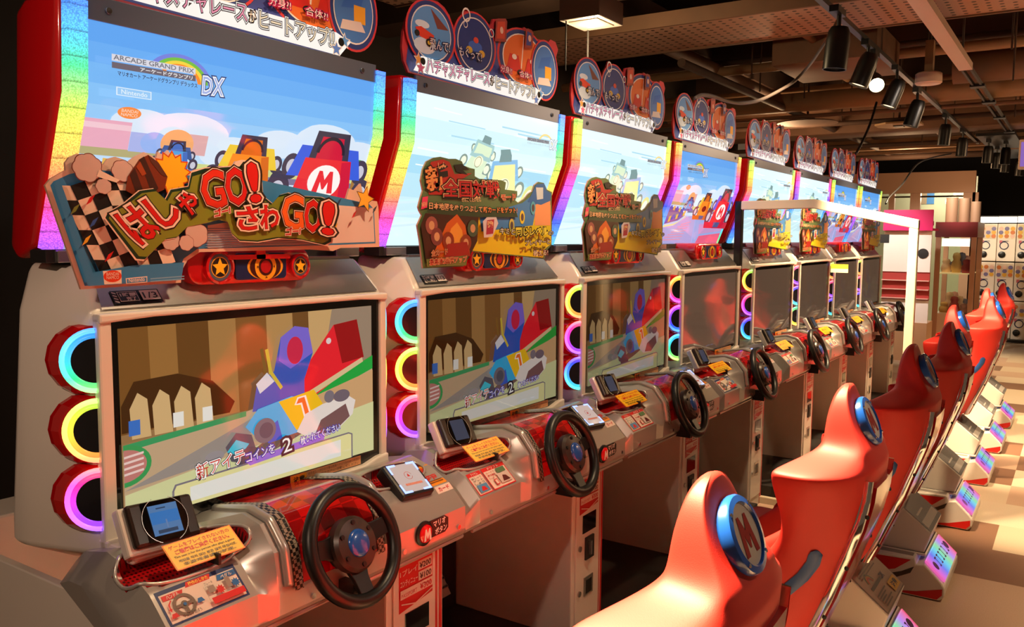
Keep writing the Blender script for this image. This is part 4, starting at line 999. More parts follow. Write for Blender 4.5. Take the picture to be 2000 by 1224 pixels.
CABS = [
    ('racing cabinet with blue-sky marquee behind the checkered flag sign', 0, 0, 0, 1, 0),
    ('racing cabinet with pale marquee and number-one kart on screen behind green battle sign', 1, 1, 0, 0, 1),
    ('racing cabinet with pale marquee behind the battle sign, red seat mirrored in its screen', 3, 1, .30, 0, 1),
    ('racing cabinet with blue-sky marquee and no sign, beside the clear partition', 2, 0, .45, 0, 0),
    ('racing cabinet with pale marquee just behind the clear partition', 2, 1, .28, 0, 1),
    ('racing cabinet with pale marquee, second one behind the clear partition', 2, 1, .6, 0, 1),
    ('racing cabinet with blue-sky marquee and no sign, third behind the clear partition', 2, 0, .3, 0, 0),
    ('racing cabinet with blue-sky marquee at the far end of the row', 2, 0, .3, 0, 0)]
ROOTS = [cabinet(i, *c) for i, c in enumerate(CABS)]
# outer side wall of the row's end cabinet
b = MB(); b.prism([(.165, .0), (.95, .0), (.95, .93), (.40, .93), (.29, .940), (.22, .926), (.15, .890), (.094, .842), (.088, .80), (.165, .78)], 0, -.522, -.500, WHITE)
o = b.build('side_wall', ROOTS[0], bevel=.003)

# ================================================================== seats on their floor bases
SROWS = [  # z, rear y, rear half width, side half width, side y, front y, wall thickness; the last rows close to a headrest
    (.40, -.80, .12, .225, -.70, -.30, .05), (.52, -.85, .13, .240, -.74, -.36, .05), (.62, -.89, .135, .246, -.76, -.47, .05), (.72, -.93, .14, .246, -.79, -.64, .05),
    (.80, -.955, .14, .240, -.82, -.74, .048), (.87, -.98, .14, .236, -.85, -.80, .046), (.93, -1.0, .145, .246, -.87, -.822, .045), (1.0, -1.014, .138, .266, -.885, -.806, .045),
    (1.045, -1.018, .136, .280, -.90, -.796, .045), (1.070, -1.020, .136, .284, -.905, -.794, .045), (1.080, -1.020, .136, .284, -.905, -.795, .045)]
def seat_ring(r, x0):
    z, ry, rw, sw, sy, fy, t = r
    o = [(0, ry), (rw * .6, ry + .002), (rw, ry + .012), (rw + (sw - rw) * .62, ry + (sy - ry) * .35), (sw, sy), (sw + .002, (sy + fy) / 2), (sw - .004, fy + .008 * 0)]
    i = [(sw - t * .55, fy + .012), (sw - t, fy - .01), (sw - t - .006, (sy + fy) / 2), (sw - t - .03, sy + .02), (rw * .75, ry + .105), (0, ry + .115)]
    half = o + i
    return [Vector((x0 + x, y, z)) for x, y in half] + [Vector((x0 - x, y, z)) for x, y in half[-2:0:-1]]
def head_ring(z, ry, fy, hw, x0, z2=None, k=.72):
    # same point count as seat_ring: 13 + 11
    o = [(0, ry), (hw * .78, ry + .002), (hw * 1.04, ry + .008), (hw * 1.10, ry + (fy - ry) * .14), (hw * 1.06, ry + (fy - ry) * .55), (hw * 1.0, ry + (fy - ry) * .86), (hw * .92, fy - .007)]
    i = [(hw * .74, fy - .003), (hw * .6, fy), (hw * .45, fy + .002), (hw * .3, fy + .003), (hw * .15, fy + .003), (0, fy + .003)]
    half = o + i
    return [Vector((x0 + x, y, z)) for x, y in half] + [Vector((x0 - x, y, z)) for x, y in half[-2:0:-1]]
SXC = .03
def m_seat():
    rings = [seat_ring(r, SXC) for r in SROWS]
    # shoulders turn in to the neck and the headrest
    rings.append([Vector((SXC + (p.x - SXC) * .97, p.y - .004 if p.y > -.9 else p.y, 1.088)) for p in rings[-1]])
    a, c = rings[-1], head_ring(1.132, -1.004, -.868, .120, SXC)
    for t, z in ((.42, 1.103), (.80, 1.117)): rings.append([Vector((p.x * (1 - t) + q.x * t, p.y * (1 - t) + q.y * t, z)) for p, q in zip(a, c)])
    rings.append(c)
    for z, ry, fy, hw in ((1.155, -.988, -.872, .104), (1.19, -.967, -.873, .094), (1.23, -.949, -.879, .081), (1.262, -.938, -.887, .066), (1.284, -.932, -.898, .045), (1.297, -.929, -.912, .020)):
        rings.append(head_ring(z, ry, fy, hw, SXC))
    return MB().loft(rings, SEATRED).mesh('seat_shell', sub=2)
def m_cushion():
    b = MB(); rings = []
    for y, z0, z1, hw in ((-.80, .44, .50, .15), (-.70, .42, .485, .175), (-.45, .42, .49, .185), (-.30, .42, .505, .19), (-.26, .43, .495, .185)):
        rings.append([Vector((SXC + x, y, z)) for x, z in ((-hw, z0), (hw, z0), (hw, z1 - .012), (hw * .6, z1), (0, z1 - .004), (-hw * .6, z1), (-hw, z1 - .012))])
    b.loft(rings, SEATRED)
    return b.mesh('cushion', sub=2)
def m_pad():
    b = MB(); rings = []
    for z, y, hw in ((.50, -.73, .14), (.62, -.775, .135), (.80, -.835, .12), (.98, -.885, .11), (1.06, -.905, .10)):
        rings.append([Vector((SXC + x, y + d, z)) for x, d in ((-hw, -.02), (hw, -.02), (hw, .015), (hw * .5, .032), (-hw * .5, .032), (-hw, .015))])
    b.loft(rings, mat('pad_brown', (176, 84, 64), .5)); return b.mesh('back_pad', sub=1)
EN = Vector((0, -.915, .404)).normalized(); EC = Vector((SXC, -.977, 1.198)); EU = Vector((0, .404, .915)).normalized(); EXv = Vector((1, 0, 0))
def eq(u, v, d): return EC + EXv * u + EU * v + EN * d
def m_disc():
    b = MB(); b.lathe([(.068, -.030), (.069, .003), (.066, .008), (.055, .010), (.052, .003)], EC, EN, BLUE, 40)
    for k in range(4): b.lathe([(.004, .009), (.004, .011), (0, .011)], eq(.0605 * math.cos(PI / 4 + k * PI / 2), .0605 * math.sin(PI / 4 + k * PI / 2), 0), EN, CHROME, 8)
    return b.mesh('emblem_rim', smooth=.6)
def m_emblem():
    b = MB(); b.lathe([(.054, .002), (.054, .0048), (0, .0048)], EC, EN, CREAM, 36)
    a = Art(); r = ink(170, 24, 22)
    a.poly([(.70 * u, .70 * v) for u, v in [(-.046, -.050), (-.030, .046), (-.016, .046), (0, .008), (.016, .046), (.030, .046), (.046, -.050), (.022, -.050), (.017, -.002), (.004, -.034), (-.004, -.034), (-.017, -.002), (-.022, -.050)]], r)
    return join(b.mesh('emblem', smooth=.6), a.mesh('t', lambda u, v, d: eq(u, v, .005 + d)))
def side_x(z):
    for a, c in zip(SROWS, SROWS[1:]):
        if a[0] <= z <= c[0]: t = (z - a[0]) / (c[0] - a[0]); return a[3] + (c[3] - a[3]) * t
    return SROWS[0][3]
def rear(z):
    for a, c in zip(SROWS, SROWS[1:]):
        if a[0] <= z <= c[0]: t = (z - a[0]) / (c[0] - a[0]); return a[1] + (c[1] - a[1]) * t, a[2] + (c[2] - a[2]) * t
    return (SROWS[0][1], SROWS[0][2]) if z < 1 else (SROWS[-1][1], SROWS[-1][2])
def m_chrome(sg):
    b = MB(); rings = []
    for i in range(24):
        z = .44 + .625 * i / 23; ry, rw = rear(z); c = Vector((SXC + sg * (rw + .012), ry + .006, z)); w_ = .007 * (1 if i < 21 else .6)
        rings.append([c + Vector((sg * dx, dy, 0)) for dx, dy in ((-w_, -.008), (w_ * .4, -.006), (w_ * 1.2, .012), (w_ * .6, .022), (-w_, .01))])
    b.loft(rings, CHROME)
    for i in range(4):
        z = .52 + .15 * i; ry, rw = rear(z); b.lathe([(.006, 0), (.006, .004), (0, .004)], (SXC + sg * (rw + .014), ry - .002, z), (sg * .6, -.8, 0), DARK, 8)
    return b.mesh('chrome_trim', smooth=.9)
def m_rearpanel():
    b = MB(); rings = []
    for i in range(16):
        z = .44 + .60 * i / 15; ry, rw = rear(z); rings.append([Vector((SXC + x * rw * .82, ry - .010 + abs(x) * .003, z)) for x in (-1, -.5, 0, .5, 1)] + [Vector((SXC + x * rw * .82, ry + .02, z)) for x in (1, -1)])
    return b.loft(rings, mat('rear_panel', (150, 22, 26), .2, coat=.5)).mesh('rear_panel', smooth=.8)
_BV = []
def m_flash(sg):
    from mathutils.bvhtree import BVHTree
    if not _BV:
        me = CACHE['s_shell']; _BV.append(BVHTree.FromPolygons([v.co.copy() for v in me.vertices], [list(p.vertices) for p in me.polygons]))
    def srf(y, z):
        h = _BV[0].ray_cast(Vector((SXC + sg * .6, y, z)), Vector((-sg, 0, 0)), .55)
        return h[0].x if h[0] is not None else SXC + sg * side_x(z)
    b = MB(); path = [(-.893, .873), (-.898, .862), (-.892, .835), (-.868, .795), (-.832, .755), (-.795, .72), (-.765, .68), (-.745, .63), (-.71, .585), (-.64, .555), (-.56, .54)]; rings = []
    fine = []
    for a, c in zip(path, path[1:]):
        for q in range(4): fine.append((a[0] + (c[0] - a[0]) * q / 4, a[1] + (c[1] - a[1]) * q / 4))
    fine.append(path[-1])
    for i, (y, z) in enumerate(fine):
        wd = .016 * min(1, (i + 1) / 5) ** .5; a = fine[max(i - 2, 0)]; c = fine[min(i + 2, len(fine) - 1)]; l = math.hypot(c[0] - a[0], c[1] - a[1]); ny, nz = -(c[1] - a[1]) / l, (c[0] - a[0]) / l
        r = []
        for q, o in ((-1, -.012), (-1, .002), (-.4, .0045), (.4, .0045), (1, .002), (1, -.012)): yy, zz = y + ny * q * wd, z + nz * q * wd; r.append(Vector((srf(yy, zz) + sg * o, yy, zz)))
        rings.append(r)
    b.loft(rings, mat('blue_flash', (40, 84, 150), .4)); return b.mesh('blue_flash', smooth=.9)
# base: side silhouette (y, z)
BASE = [(-.18, .0), (-.18, .165), (-.885, .192), (-.893, .160), (-.93, .168), (-1.005, .095), (-1.022, .07), (-1.022, .03), (-1.0, .004)]
BW0, BW1 = -.39, .12
GREY = mat('grey_deck', (150, 142, 136), .4, .3)
def m_base():
    b = MB(); b.prism(BASE, 0, BW0, BW1, WHITE); b.box((BW0 + .02, -.88, .166), (BW1 - .02, -.19, .192), GREY, Matrix.Rotation(.0, 3, 'X'))
    return b.mesh('base', bevel=.006)
def m_swoosh(sg):
    a = Art(); r, k, wt = ink(214, 26, 22), ink(70, 62, 52), ink(226, 204, 176)
    a.poly([(-.20, .012), (-.20, .155), (-.87, .180), (-.80, .12), (-.66, .075), (-.5, .055)], r); a.poly([(-.20, .012), (-.5, .045), (-.70, .07), (-.60, .02)], ink(168, 14, 14))
    a.poly([(-.52, .040), (-.72, .070), (-.83, .115), (-.885, .150), (-.87, .115), (-.80, .075), (-.70, .040), (-.56, .022)], k)
    a.poly([(-.78, .010), (-.90, .030), (-1.012, .066), (-1.012, .035), (-.99, .010)], r)
    f = (lambda u, v, d: (BW0 - d, u, v)) if sg < 0 else (lambda u, v, d: (BW1 + d, u, v))
    return a.mesh('swoosh', f)
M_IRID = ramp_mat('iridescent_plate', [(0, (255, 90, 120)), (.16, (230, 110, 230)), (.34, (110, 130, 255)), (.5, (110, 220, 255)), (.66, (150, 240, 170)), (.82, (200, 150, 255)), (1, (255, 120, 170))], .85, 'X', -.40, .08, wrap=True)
def m_plate():
    b = MB(); n = Vector((0, -.70, .71))
    q = [Vector((x, y, z)) for y, z in ((-.922, .172), (-1.012, .088)) for x in (-.365, .095)]
    b.add([p + n * .004 for p in q] + [p + n * .012 for p in q], [(0, 1, 3, 2), (4, 6, 7, 5), (0, 4, 5, 1), (1, 5, 7, 3), (3, 7, 6, 2), (2, 6, 4, 0)], M_IRID)
    return join(b.mesh('rainbow_plate', bevel=.003), a_plate())
def a_plate():
    o, ex, ey = Vector((-.345, -1.0, .1)) , Vector((.62, 0, 0)), Vector((0, .71, .70)); a = Art(); pu = ink(120, 70, 170)
    a.ell(.05, .055, .04, .022, pu, 16); a.ell(.61, .055, .04, .022, pu, 16)
    for i in range(6): a.rect(.13 + i * .075, .03, .17 + i * .075, .038, pu); a.rect(.13 + i * .075, .072, .18 + i * .07, .08, pu); a.rect(.145 + i * .075, .03, .157 + i * .075, .08, pu)
    return a.mesh('plate_marks', lambda u, v, d: o + ex * u + ey * v + Vector((0, -.70, .71)) * (.014 + d))
RIS = [(-.46, .185), (-.46, .42), (-.79, .42), (-.942, .30), (-.91, .185)]
def m_riser():
    b = MB(); b.prism(RIS, 0, -.30, .055, WHITE); b.box((-.315, -.925, .183), (.07, -.44, .197), DARK)
    return b.mesh('riser', bevel=.006)
def a_riser(kind):
    o, ex, ey = Vector((-.295, -.940, .302)), Vector((1, 0, 0)), Vector((0, .152, .12)).normalized(); a = Art(); W, H = .345, .188; ex = ex * (.345 / .39)
    W = .39
    if kind == 0:
        a.rect(0, 0, W, H, mat('silver_film', (190, 188, 190), .25, .7))
        a.rect(.02, .02, W - .02, .06, mat('silver_film_b', (214, 208, 204), .3, .4)); a.rect(.05, .09, .22, .10, mat('silver_film_b'))
    else:
        a.rect(0, 0, W, H, ink(150, 130, 120)); a.rect(.006, .006, W - .006, H - .006, ink(196, 172, 156))
        for i, c in enumerate(((70, 120, 90), (200, 140, 50), (200, 50, 50))): a.arc(.12, .10, .04 - i * .008, .048 - i * .008, .2, 2.8, ink(*c), 14)
        a.rect(.06, .085, .24, .098, ink(90, 76, 74)); a.text('DX', (.245, .083), (.29, .083), .022, ink(60, 60, 110), .04)
        for i in range(5): a.rect(.05, .060 - i * .011, .20 - (i % 3) * .03, .0655 - i * .011, ink(110, 92, 84))
        a.rect(.24, .018, .36, .062, ink(238, 190, 30)); a.text('注意', (.262, .026), (.338, .026), .028, ink(60, 40, 20), .03)
        for i in range(3): a.rect(.06, .14 + i * .011, .30 - i * .04, .145 + i * .011, ink(120, 100, 92))
    return a.mesh('riser_print', quad_map(o + Vector((0, -.62, .785)) * .001, ex, ey))
def m_rail():
    b = MB()
    for x in (-.22, .0): b.box((x - .015, -.78, .415), (x + .015, -.30, .445), DARK)
    b.box((-.26, -.78, .435), (.03, -.32, .462), DARK)
    return b.mesh('slide_rail')

def seat(n, label, slide=0., film=0):
    t = thing('racing_chair', label, 'seat', (mx(n), 0, 0), 0, 'red racing seats facing the cabinets')
    P = lambda key, name, make, parent=t: part('s_' + key, name, parent, make)
    g = []
    s_ = P('shell', 'seat_shell', m_seat); g.append(s_); g.append(P('cushion', 'cushion', m_cushion)); g.append(P('pad', 'back_pad', m_pad))
    d = P('disc', 'emblem_disc', m_disc); P('emb', 'emblem', m_emblem, d); g.append(d)
    for sg in (-1, 1): g.append(P('chr%d' % sg, 'chrome_trim', lambda: m_chrome(sg))); g.append(P('fl%d' % sg, 'blue_flash', lambda: m_flash(sg)))
    g.append(P('rp', 'rear_panel', m_rearpanel))
    for o in g: o.location = (-.14, slide - .035, .03)
    b = P('base', 'floor_base', m_base)
    for sg in (-1, 1): P('sw%d' % sg, 'side_swoosh', lambda: m_swoosh(sg), b)
    P('plate', 'rainbow_plate', m_plate, b)
    r = P('riser', 'riser', m_riser); P('rail', 'slide_rail', m_rail); P('film%d' % film, 'riser_print', lambda: a_riser(film), r)
    return t
SEATS = [('racing seat nearest the front of the row, brightly lit, only headrest and shoulder showing', -.014, 1), ('lit racing seat with blue side flash facing the cabinet with the green battle sign', 0, 1),
         ('dark red racing seat in shade, first one behind the lit pair', 0, 1), ('dark red racing seat in shade, second one behind the lit pair', 0, 0),
         ('racing seat slid forward to the cabinet just behind the clear partition', .12, 0), ('lit racing seat with blue side flash, second behind the clear partition', 0, 0),
         ('pale-lit racing seat slid forward, third behind the clear partition', .12, 0), ('racing seat at the far end of the row, before the capsule machines', .08, 0)]
for i, s_ in enumerate(SEATS): seat(i, *s_)

# ================================================================== signs standing on the cabinets
def sign_board(n, pts, y, name, label, art, group=None, th=.006, ref=None):
    t = thing(name, label, 'sign', (mx(n), 0, 0), 0, group)
    part('sb_' + (ref or name + str(n)), 'board', t, lambda: MB().prism(pts, 1, y, y + th, ink(196, 150, 130)).mesh('board'))
    part('sa_' + (ref or name + str(n)), 'printed_face', t, lambda: art())
    part('sf_' + (ref or name + str(n)), 'foot', t, lambda: MB().box((-.10, y + th, 1.664), (.10, y + .05, 1.676), REDP).box((-.015, y + th, 1.664), (.015, y + .012, 1.78), REDP).mesh('foot'))
    return t
GY = .322
def g0(px, py): p = on(px, py, 1, GY); return (p.x, p.z)
GOUT = [(88, 362), (98, 349), (112, 341), (128, 332), (127, 318), (135, 307), (150, 300), (166, 302), (180, 306), (190, 318), (202, 321), (210, 310), (225, 306), (240, 311), (250, 316), (264, 305), (281, 297), (296, 304), (304, 310), (308, 296), (316, 302), (328, 293), (334, 303), (347, 302), (350, 312), (362, 318), (359, 327), (372, 334), (385, 330), (455, 324), (460, 315), (475, 312), (490, 316), (499, 330), (503, 384), (516, 394), (528, 378), (545, 374), (576, 380), (614, 384), (634, 390), (642, 394), (676, 388), (682, 368), (692, 372), (704, 358), (709, 378), (723, 391), (736, 393), (739, 405), (741, 482), (665, 484), (650, 490), (606, 487), (390, 492), (366, 508), (357, 524), (353, 552), (158, 565)]
def go_art():
    a = Art(.0003); G = lambda *p: [g0(*q) for q in p]
    pk, wt, bk, bl = ink(222, 176, 156), ink(226, 190, 170), ink(26, 20, 20), ink(58, 120, 170)
    a.poly(G(*GOUT), pk)
    a.poly(G((98, 362), (104, 354), (135, 340), (180, 330), (260, 340), (480, 345), (720, 398), (730, 408), (733, 475), (660, 478), (385, 486), (358, 505), (345, 546), (165, 558)), bl)
    a.poly(G((405, 440), (650, 400), (728, 406), (731, 472), (405, 484)), ink(214, 186, 180))
    for i in range(9): a.line(G((400, 446 + i * 4.4), (640, 444 + i * 4.2)), .0022, ink(120, 130, 160))
    # checkered flag
    def fl(u, v): return (108 + u * 27 + v * 14.5 - u * v * .6, 362 - u * 4.5 + v * 29 + 5 * math.sin(u * 1.5))
    for u in range(6):
        for v in range(6): a.poly(G(fl(u, v), fl(u + 1, v), fl(u + 1, v + 1), fl(u, v + 1)), wt if (u + v) % 2 == 0 else bk)
    a.poly(G((98, 362), (104, 354), (112, 358), (181, 552), (165, 558)), bl); a.poly(G((170, 532), (250, 518), (352, 512), (346, 546), (165, 558)), bl)
    # clouds, barrel, burst
    def cloud(cx, cy, r, n=7):
        for m, k in ((ink(110, 40, 30), 1.06), (ink(196, 160, 150), 1.0)):
            x, z = g0(cx, cy); rr = (g0(cx + r, cy)[0] - x)
            a.poly([(x + (rr * k) * (1 + .10 * abs(math.sin(n * t / 2))) * math.cos(t), z + rr * k * .92 * (1 + .10 * abs(math.sin(n * t / 2))) * math.sin(t)) for t in (2 * PI * i / 56 for i in range(56))], m)
    cloud(163, 328, 26); cloud(231, 334, 19); cloud(194, 364, 14); a.poly(G((185, 332), (225, 352), (219, 357), (180, 345)), wt)
    x, z = g0(327, 338); r = g0(362, 338)[0] - x
    a.star(x, z, r * 1.1, ink(196, 70, 20), .74, .1, 13); a.star(x, z, r * .98, ink(244, 166, 24), .74, .1, 13)
    a.poly(G((236, 372), (240, 345), (262, 312), (280, 303), (300, 318), (318, 346), (312, 370), (286, 382), (250, 380)), ink(110, 40, 16)); a.poly(G((262, 312), (272, 306), (300, 368), (288, 380)), ink(58, 26, 18)); a.poly(G((244, 342), (254, 328), (272, 378), (258, 381)), ink(58, 26, 18)); a.poly(G((280, 303), (300, 318), (318, 346), (306, 342), (286, 318)), ink(84, 40, 28)); a.poly(G((256, 326), (264, 316), (276, 340), (268, 344)), ink(150, 60, 24))
    for p, c in (((168, 392), (190, 24, 24)), ((138, 410), (120, 120, 50)), ((174, 436), (50, 80, 150)), ((204, 502), (200, 30, 24)), ((160, 470), (226, 160, 40)), ((682, 420), (190, 40, 40)), ((652, 396), (40, 60, 90)), ((722, 410), (60, 60, 70)), ((645, 444), (220, 160, 60))):
        x, z = g0(*p); a.poly([(x - .012, z - .010), (x, z - .003), (x + .010, z + .014), (x - .003, z + .006)], ink(*c))
    x, z = g0(702, 389); a.star(x, z, .042, ink(90, 50, 20), .46, PI / 2 - .25); a.star(x, z, .037, ink(236, 170, 50), .46, PI / 2 - .25)
    cloud(322, 470, 16); cloud(372, 458, 20, 6); cloud(352, 474, 13)
    # the slogan on its green plate
    pl = [(196, 425), (200, 416), (232, 398), (262, 374), (290, 370), (312, 390), (322, 372), (356, 366), (362, 340), (388, 332), (455, 328), (462, 319), (488, 319), (496, 334), (500, 384), (518, 398), (532, 382), (548, 378), (574, 384), (612, 386), (634, 394), (640, 408), (632, 470), (620, 476), (575, 466), (530, 463), (490, 470), (455, 468), (440, 455), (432, 432), (415, 428), (392, 434), (352, 442), (332, 462), (310, 466), (272, 503), (256, 502)]
    cx = sum(p[0] for p in pl) / len(pl); cy = sum(p[1] for p in pl) / len(pl)
    a.poly(G(*[(cx + (p[0] - cx) * 1.025, cy + (p[1] - cy) * 1.06) for p in pl]), ink(234, 186, 166)); a.poly(G(*[(cx + (p[0] - cx) * 1.012, cy + (p[1] - cy) * 1.03) for p in pl]), ink(24, 46, 26)); a.poly(G(*[(cx + (p[0] - cx) * .985, cy + (p[1] - cy) * .955 + 2) for p in pl]), ink(120, 120, 34))
    rd, gd, ol = ink(196, 22, 18), ink(224, 90, 24), ink(238, 196, 178)
    def word(t, p0, p1, hp, sh=0., m=rd, o=.09):
        A, B = g0(*p0), g0(*p1); h = g0(p0[0], p0[1] - hp)[1] - A[1]
        a.outlined(t, A, B, h, [(o + .03, ink(40, 24, 14)), (o, ol), (.035, ink(70, 10, 8)), (.02, m)], sh)
    word('は', (262, 478), (304, 452), 74, -.30); word('し', (308, 446), (344, 424), 66, -.25); word('ゃ', (345, 424), (377, 414), 44, -.1)
    word('G', (384, 408), (428, 403), 72, 0, ink(206, 40, 18), .05); word('O', (430, 401), (470, 397), 70, 0, rd, .05); word('!', (476, 395), (492, 393), 74, 0, rd, .06)
    word('さ', (450, 450), (490, 446), 44, 0); word('わ', (493, 446), (528, 444), 44, 0)
    word('G', (534, 446), (574, 448), 66, 0, gd, .05); word('O', (576, 450), (608, 453), 60, 0, rd, .05); word('!', (612, 456), (630, 458), 62, 0, rd, .06)
    word('ゴー!', (400, 424), (430, 416), 14, .2, rd, .12); word('ゴー!', (538, 459), (566, 457), 14, .2, rd, .12)
    # maker's marks
    a.poly(G((180, 528), (216, 526), (217, 552), (183, 554)), ink(236, 206, 188)); x, z = g0(199, 538); a.ell(x, z, .021, .013, ink(222, 60, 24), 20)
    A, B = g0(187, 537), g0(211, 536); a.text('BANDAI', A, B, .007, ink(240, 214, 196)); A, B = g0(187, 544), g0(211, 543); a.text('NAMCO', A, B, .007, ink(240, 214, 196))
    a.poly(G((224, 542), (266, 538), (266, 550), (225, 553)), ink(232, 204, 190)); a.poly(G((226, 543.5), (264.5, 540), (264.5, 548.5), (226.5, 551.5)), bl); A, B = g0(230, 550), g0(261, 547); a.text('Nintendo', A, B, .009, ink(236, 214, 200), .01)
    for q in (0, 5): a.line(G((272, 543 + q), (338, 538 + q)), .0025, ink(120, 160, 190))
    return a.mesh('printed_face', frontal(GY))
sign_board(0, [g0(*p) for p in GOUT], GY, 'cutout_sign', 'checkered-flag cutout sign with red GO slogan on the blue-sky cabinet', go_art)

BYY = .330
def g1(px, py): p = on(px, py, 1, BYY); return (p.x - 1.1, p.z)
BOUT = [(826, 330), (833, 315), (846, 308), (860, 306), (876, 310), (890, 310), (902, 315), (905, 323), (918, 328), (927, 330), (927, 344), (936, 349), (980, 352), (988, 356), (986, 370), (1010, 373), (1010, 382), (1006, 391), (1012, 396), (1024, 388), (1032, 378), (1040, 373), (1044, 361), (1051, 355), (1062, 357), (1068, 370), (1078, 375), (1077, 395), (1078, 440), (1077, 478), (1067, 490), (1063, 506), (1030, 502), (912, 490), (905, 520), (826, 524), (822, 490), (820, 470), (815, 440), (824, 420), (819, 411), (817, 404), (822, 385), (826, 372), (822, 352)]
def battle_art():
    a = Art(.0003); G = lambda *p: [g1(*q) for q in p]
    gr, dg, rd, og, cr, bk = ink(96, 120, 76), ink(52, 70, 44), ink(176, 40, 34), ink(214, 104, 50), ink(236, 190, 140), ink(26, 18, 16)
    a.poly(G(*BOUT), gr)
    a.poly(G((905, 420), (1000, 412), (1075, 400), (1076, 476), (1064, 486), (1060, 503), (908, 488)), ink(226, 200, 30)); a.poly(G((936, 422), (1020, 396), (1050, 372), (1074, 386), (1048, 402), (1040, 440), (940, 452)), ink(70, 130, 200)); a.poly(G((1044, 400), (1074, 388), (1075, 440), (1044, 440)), ink(238, 160, 110))
    a.poly(G((1030, 394), (1040, 374), (1046, 360), (1062, 358), (1066, 371), (1076, 378), (1074, 392), (1056, 400)), ink(52, 104, 180)); a.poly(G((1046, 366), (1060, 366), (1060, 388), (1048, 390)), ink(200, 214, 230))
    for cx, cy, c in ((1019, 424, (230, 206, 60)), (1040, 406, (90, 170, 200)), (998, 440, (200, 190, 90))): x, z = g1(cx, cy); a.ell(x, z, .018, .026, ink(*c), 16); a.ell(x, z, .010, .015, ink(90, 70, 80), 12)
    a.poly(G((832, 338), (840, 316), (862, 311), (876, 316), (886, 340), (920, 338), (900, 350), (920, 358), (880, 380), (836, 380)), rd); a.poly(G((884, 322), (900, 320), (916, 332), (900, 330), (912, 342), (890, 336)), bk)
    a.poly(G((823, 385), (834, 383), (832, 405), (820, 409)), ink(232, 60, 110)); a.text('NEW', g1(822, 404), g1(832, 402), .014, cr, .02)
    a.outlined('新', g1(833, 374), g1(872, 366), 0.0775, [(.08, bk), (.03, ink(232, 150, 84))]); a.text('しん', g1(854, 330), g1(869, 327), .020, cr, .02)
    a.outlined('全国対戦', g1(864, 384), g1(972, 386), 0.0570, [(.14, bk), (.09, cr), (.045, bk), (.02, ink(186, 24, 30))]); a.outlined('モード', g1(976, 391), g1(1004, 390), 0.0211, [(.14, bk), (.08, cr), (.02, rd)]); a.text('ぜんこくたいせん', g1(898, 394), g1(936, 394), .014, cr, .02)
    a.poly(G((830, 411), (1002, 406), (1008, 424), (910, 424), (832, 416)), dg); a.outlined('日本地図をぬりつぶして', g1(834, 408), g1(938, 415), 0.0223, [(.10, bk), (.02, ink(240, 190, 140))]); a.outlined('新カードをゲット!', g1(940, 415), g1(1006, 416), 0.0211, [(.10, bk), (.02, ink(240, 150, 80))])
    # fiery backdrop with karts
    a.poly(G((826, 416), (930, 424), (928, 470), (910, 506), (828, 514), (822, 470), (817, 440)), ink(64, 30, 20)); a.poly(G((868, 436), (888, 418), (904, 440), (914, 500), (838, 504)), ink(206, 96, 30)); a.poly(G((876, 446), (888, 434), (898, 450), (902, 484), (866, 486)), ink(238, 160, 60))
    for cx, cy, c in ((838, 440, (150, 84, 80)), (848, 462, (120, 60, 60)), (918, 446, (70, 90, 70)), (870, 470, (130, 50, 24)), (904, 474, (140, 60, 30))):
        x, z = g1(cx, cy); a.ell(x, z, .032, .030, ink(*c), 16); a.ell(x, z, .015, .015, ink(206, 160, 120), 12)
    a.poly(G((868, 476), (906, 472), (912, 500), (860, 504)), ink(150, 34, 26)); a.poly(G((826, 506), (908, 498), (904, 518), (828, 521)), ink(110, 120, 60))
    a.outlined('全カード', g1(836, 500), g1(868, 496), 0.0198, [(.10, bk), (.05, cr), (0, rd)]); a.outlined('最高速2段階アップ', g1(832, 518), g1(905, 511), 0.0211, [(.12, bk), (.07, cr), (.01, rd)])
    a.poly(G((936, 432), (944, 424), (962, 424), (966, 436), (954, 462), (938, 464)), ink(216, 206, 214)); a.poly(G((944, 430), (958, 428), (956, 456), (942, 458)), ink(170, 40, 70)); a.text('強', g1(945, 444), g1(956, 443), .022, cr, .04)
    a.outlined('キミと', g1(969, 456), g1(998, 458), 0.0211, [(.12, bk), (0, ink(240, 236, 226))]); a.outlined('同じレベル', g1(1000, 461), g1(1062, 459), 0.0322, [(.12, bk), (.01, ink(236, 230, 90))]); a.outlined('の', g1(1064, 459), g1(1073, 458), 0.0149, [(.12, bk), (0, ink(240, 236, 226))])
    a.outlined('プレイヤーと', g1(1018, 479), g1(1066, 476), 0.0198, [(.12, bk), (0, ink(240, 230, 220))]); a.outlined('戦える!', g1(1034, 500), g1(1062, 498), 0.0223, [(.14, ink(90, 20, 24)), (0, ink(240, 230, 220))])
    return a.mesh('printed_face', frontal(BYY))
for n, lab in ((1, 'green battle-mode cutout sign in front of the nearer pale marquee'), (2, 'green battle-mode cutout sign catching a reflection, on the cabinet left of the sign-less one'),
               (4, 'narrow-looking battle cutout sign just behind the clear partition'), (5, 'battle cutout sign on the second cabinet behind the partition'), (7, 'brown-looking cutout sign seen almost edge-on at the end of the row')):
    sign_board(n, [g1(*p) for p in BOUT], BYY, 'cutout_sign', lab, battle_art, 'battle cutout signs on the cabinets', ref='battle')

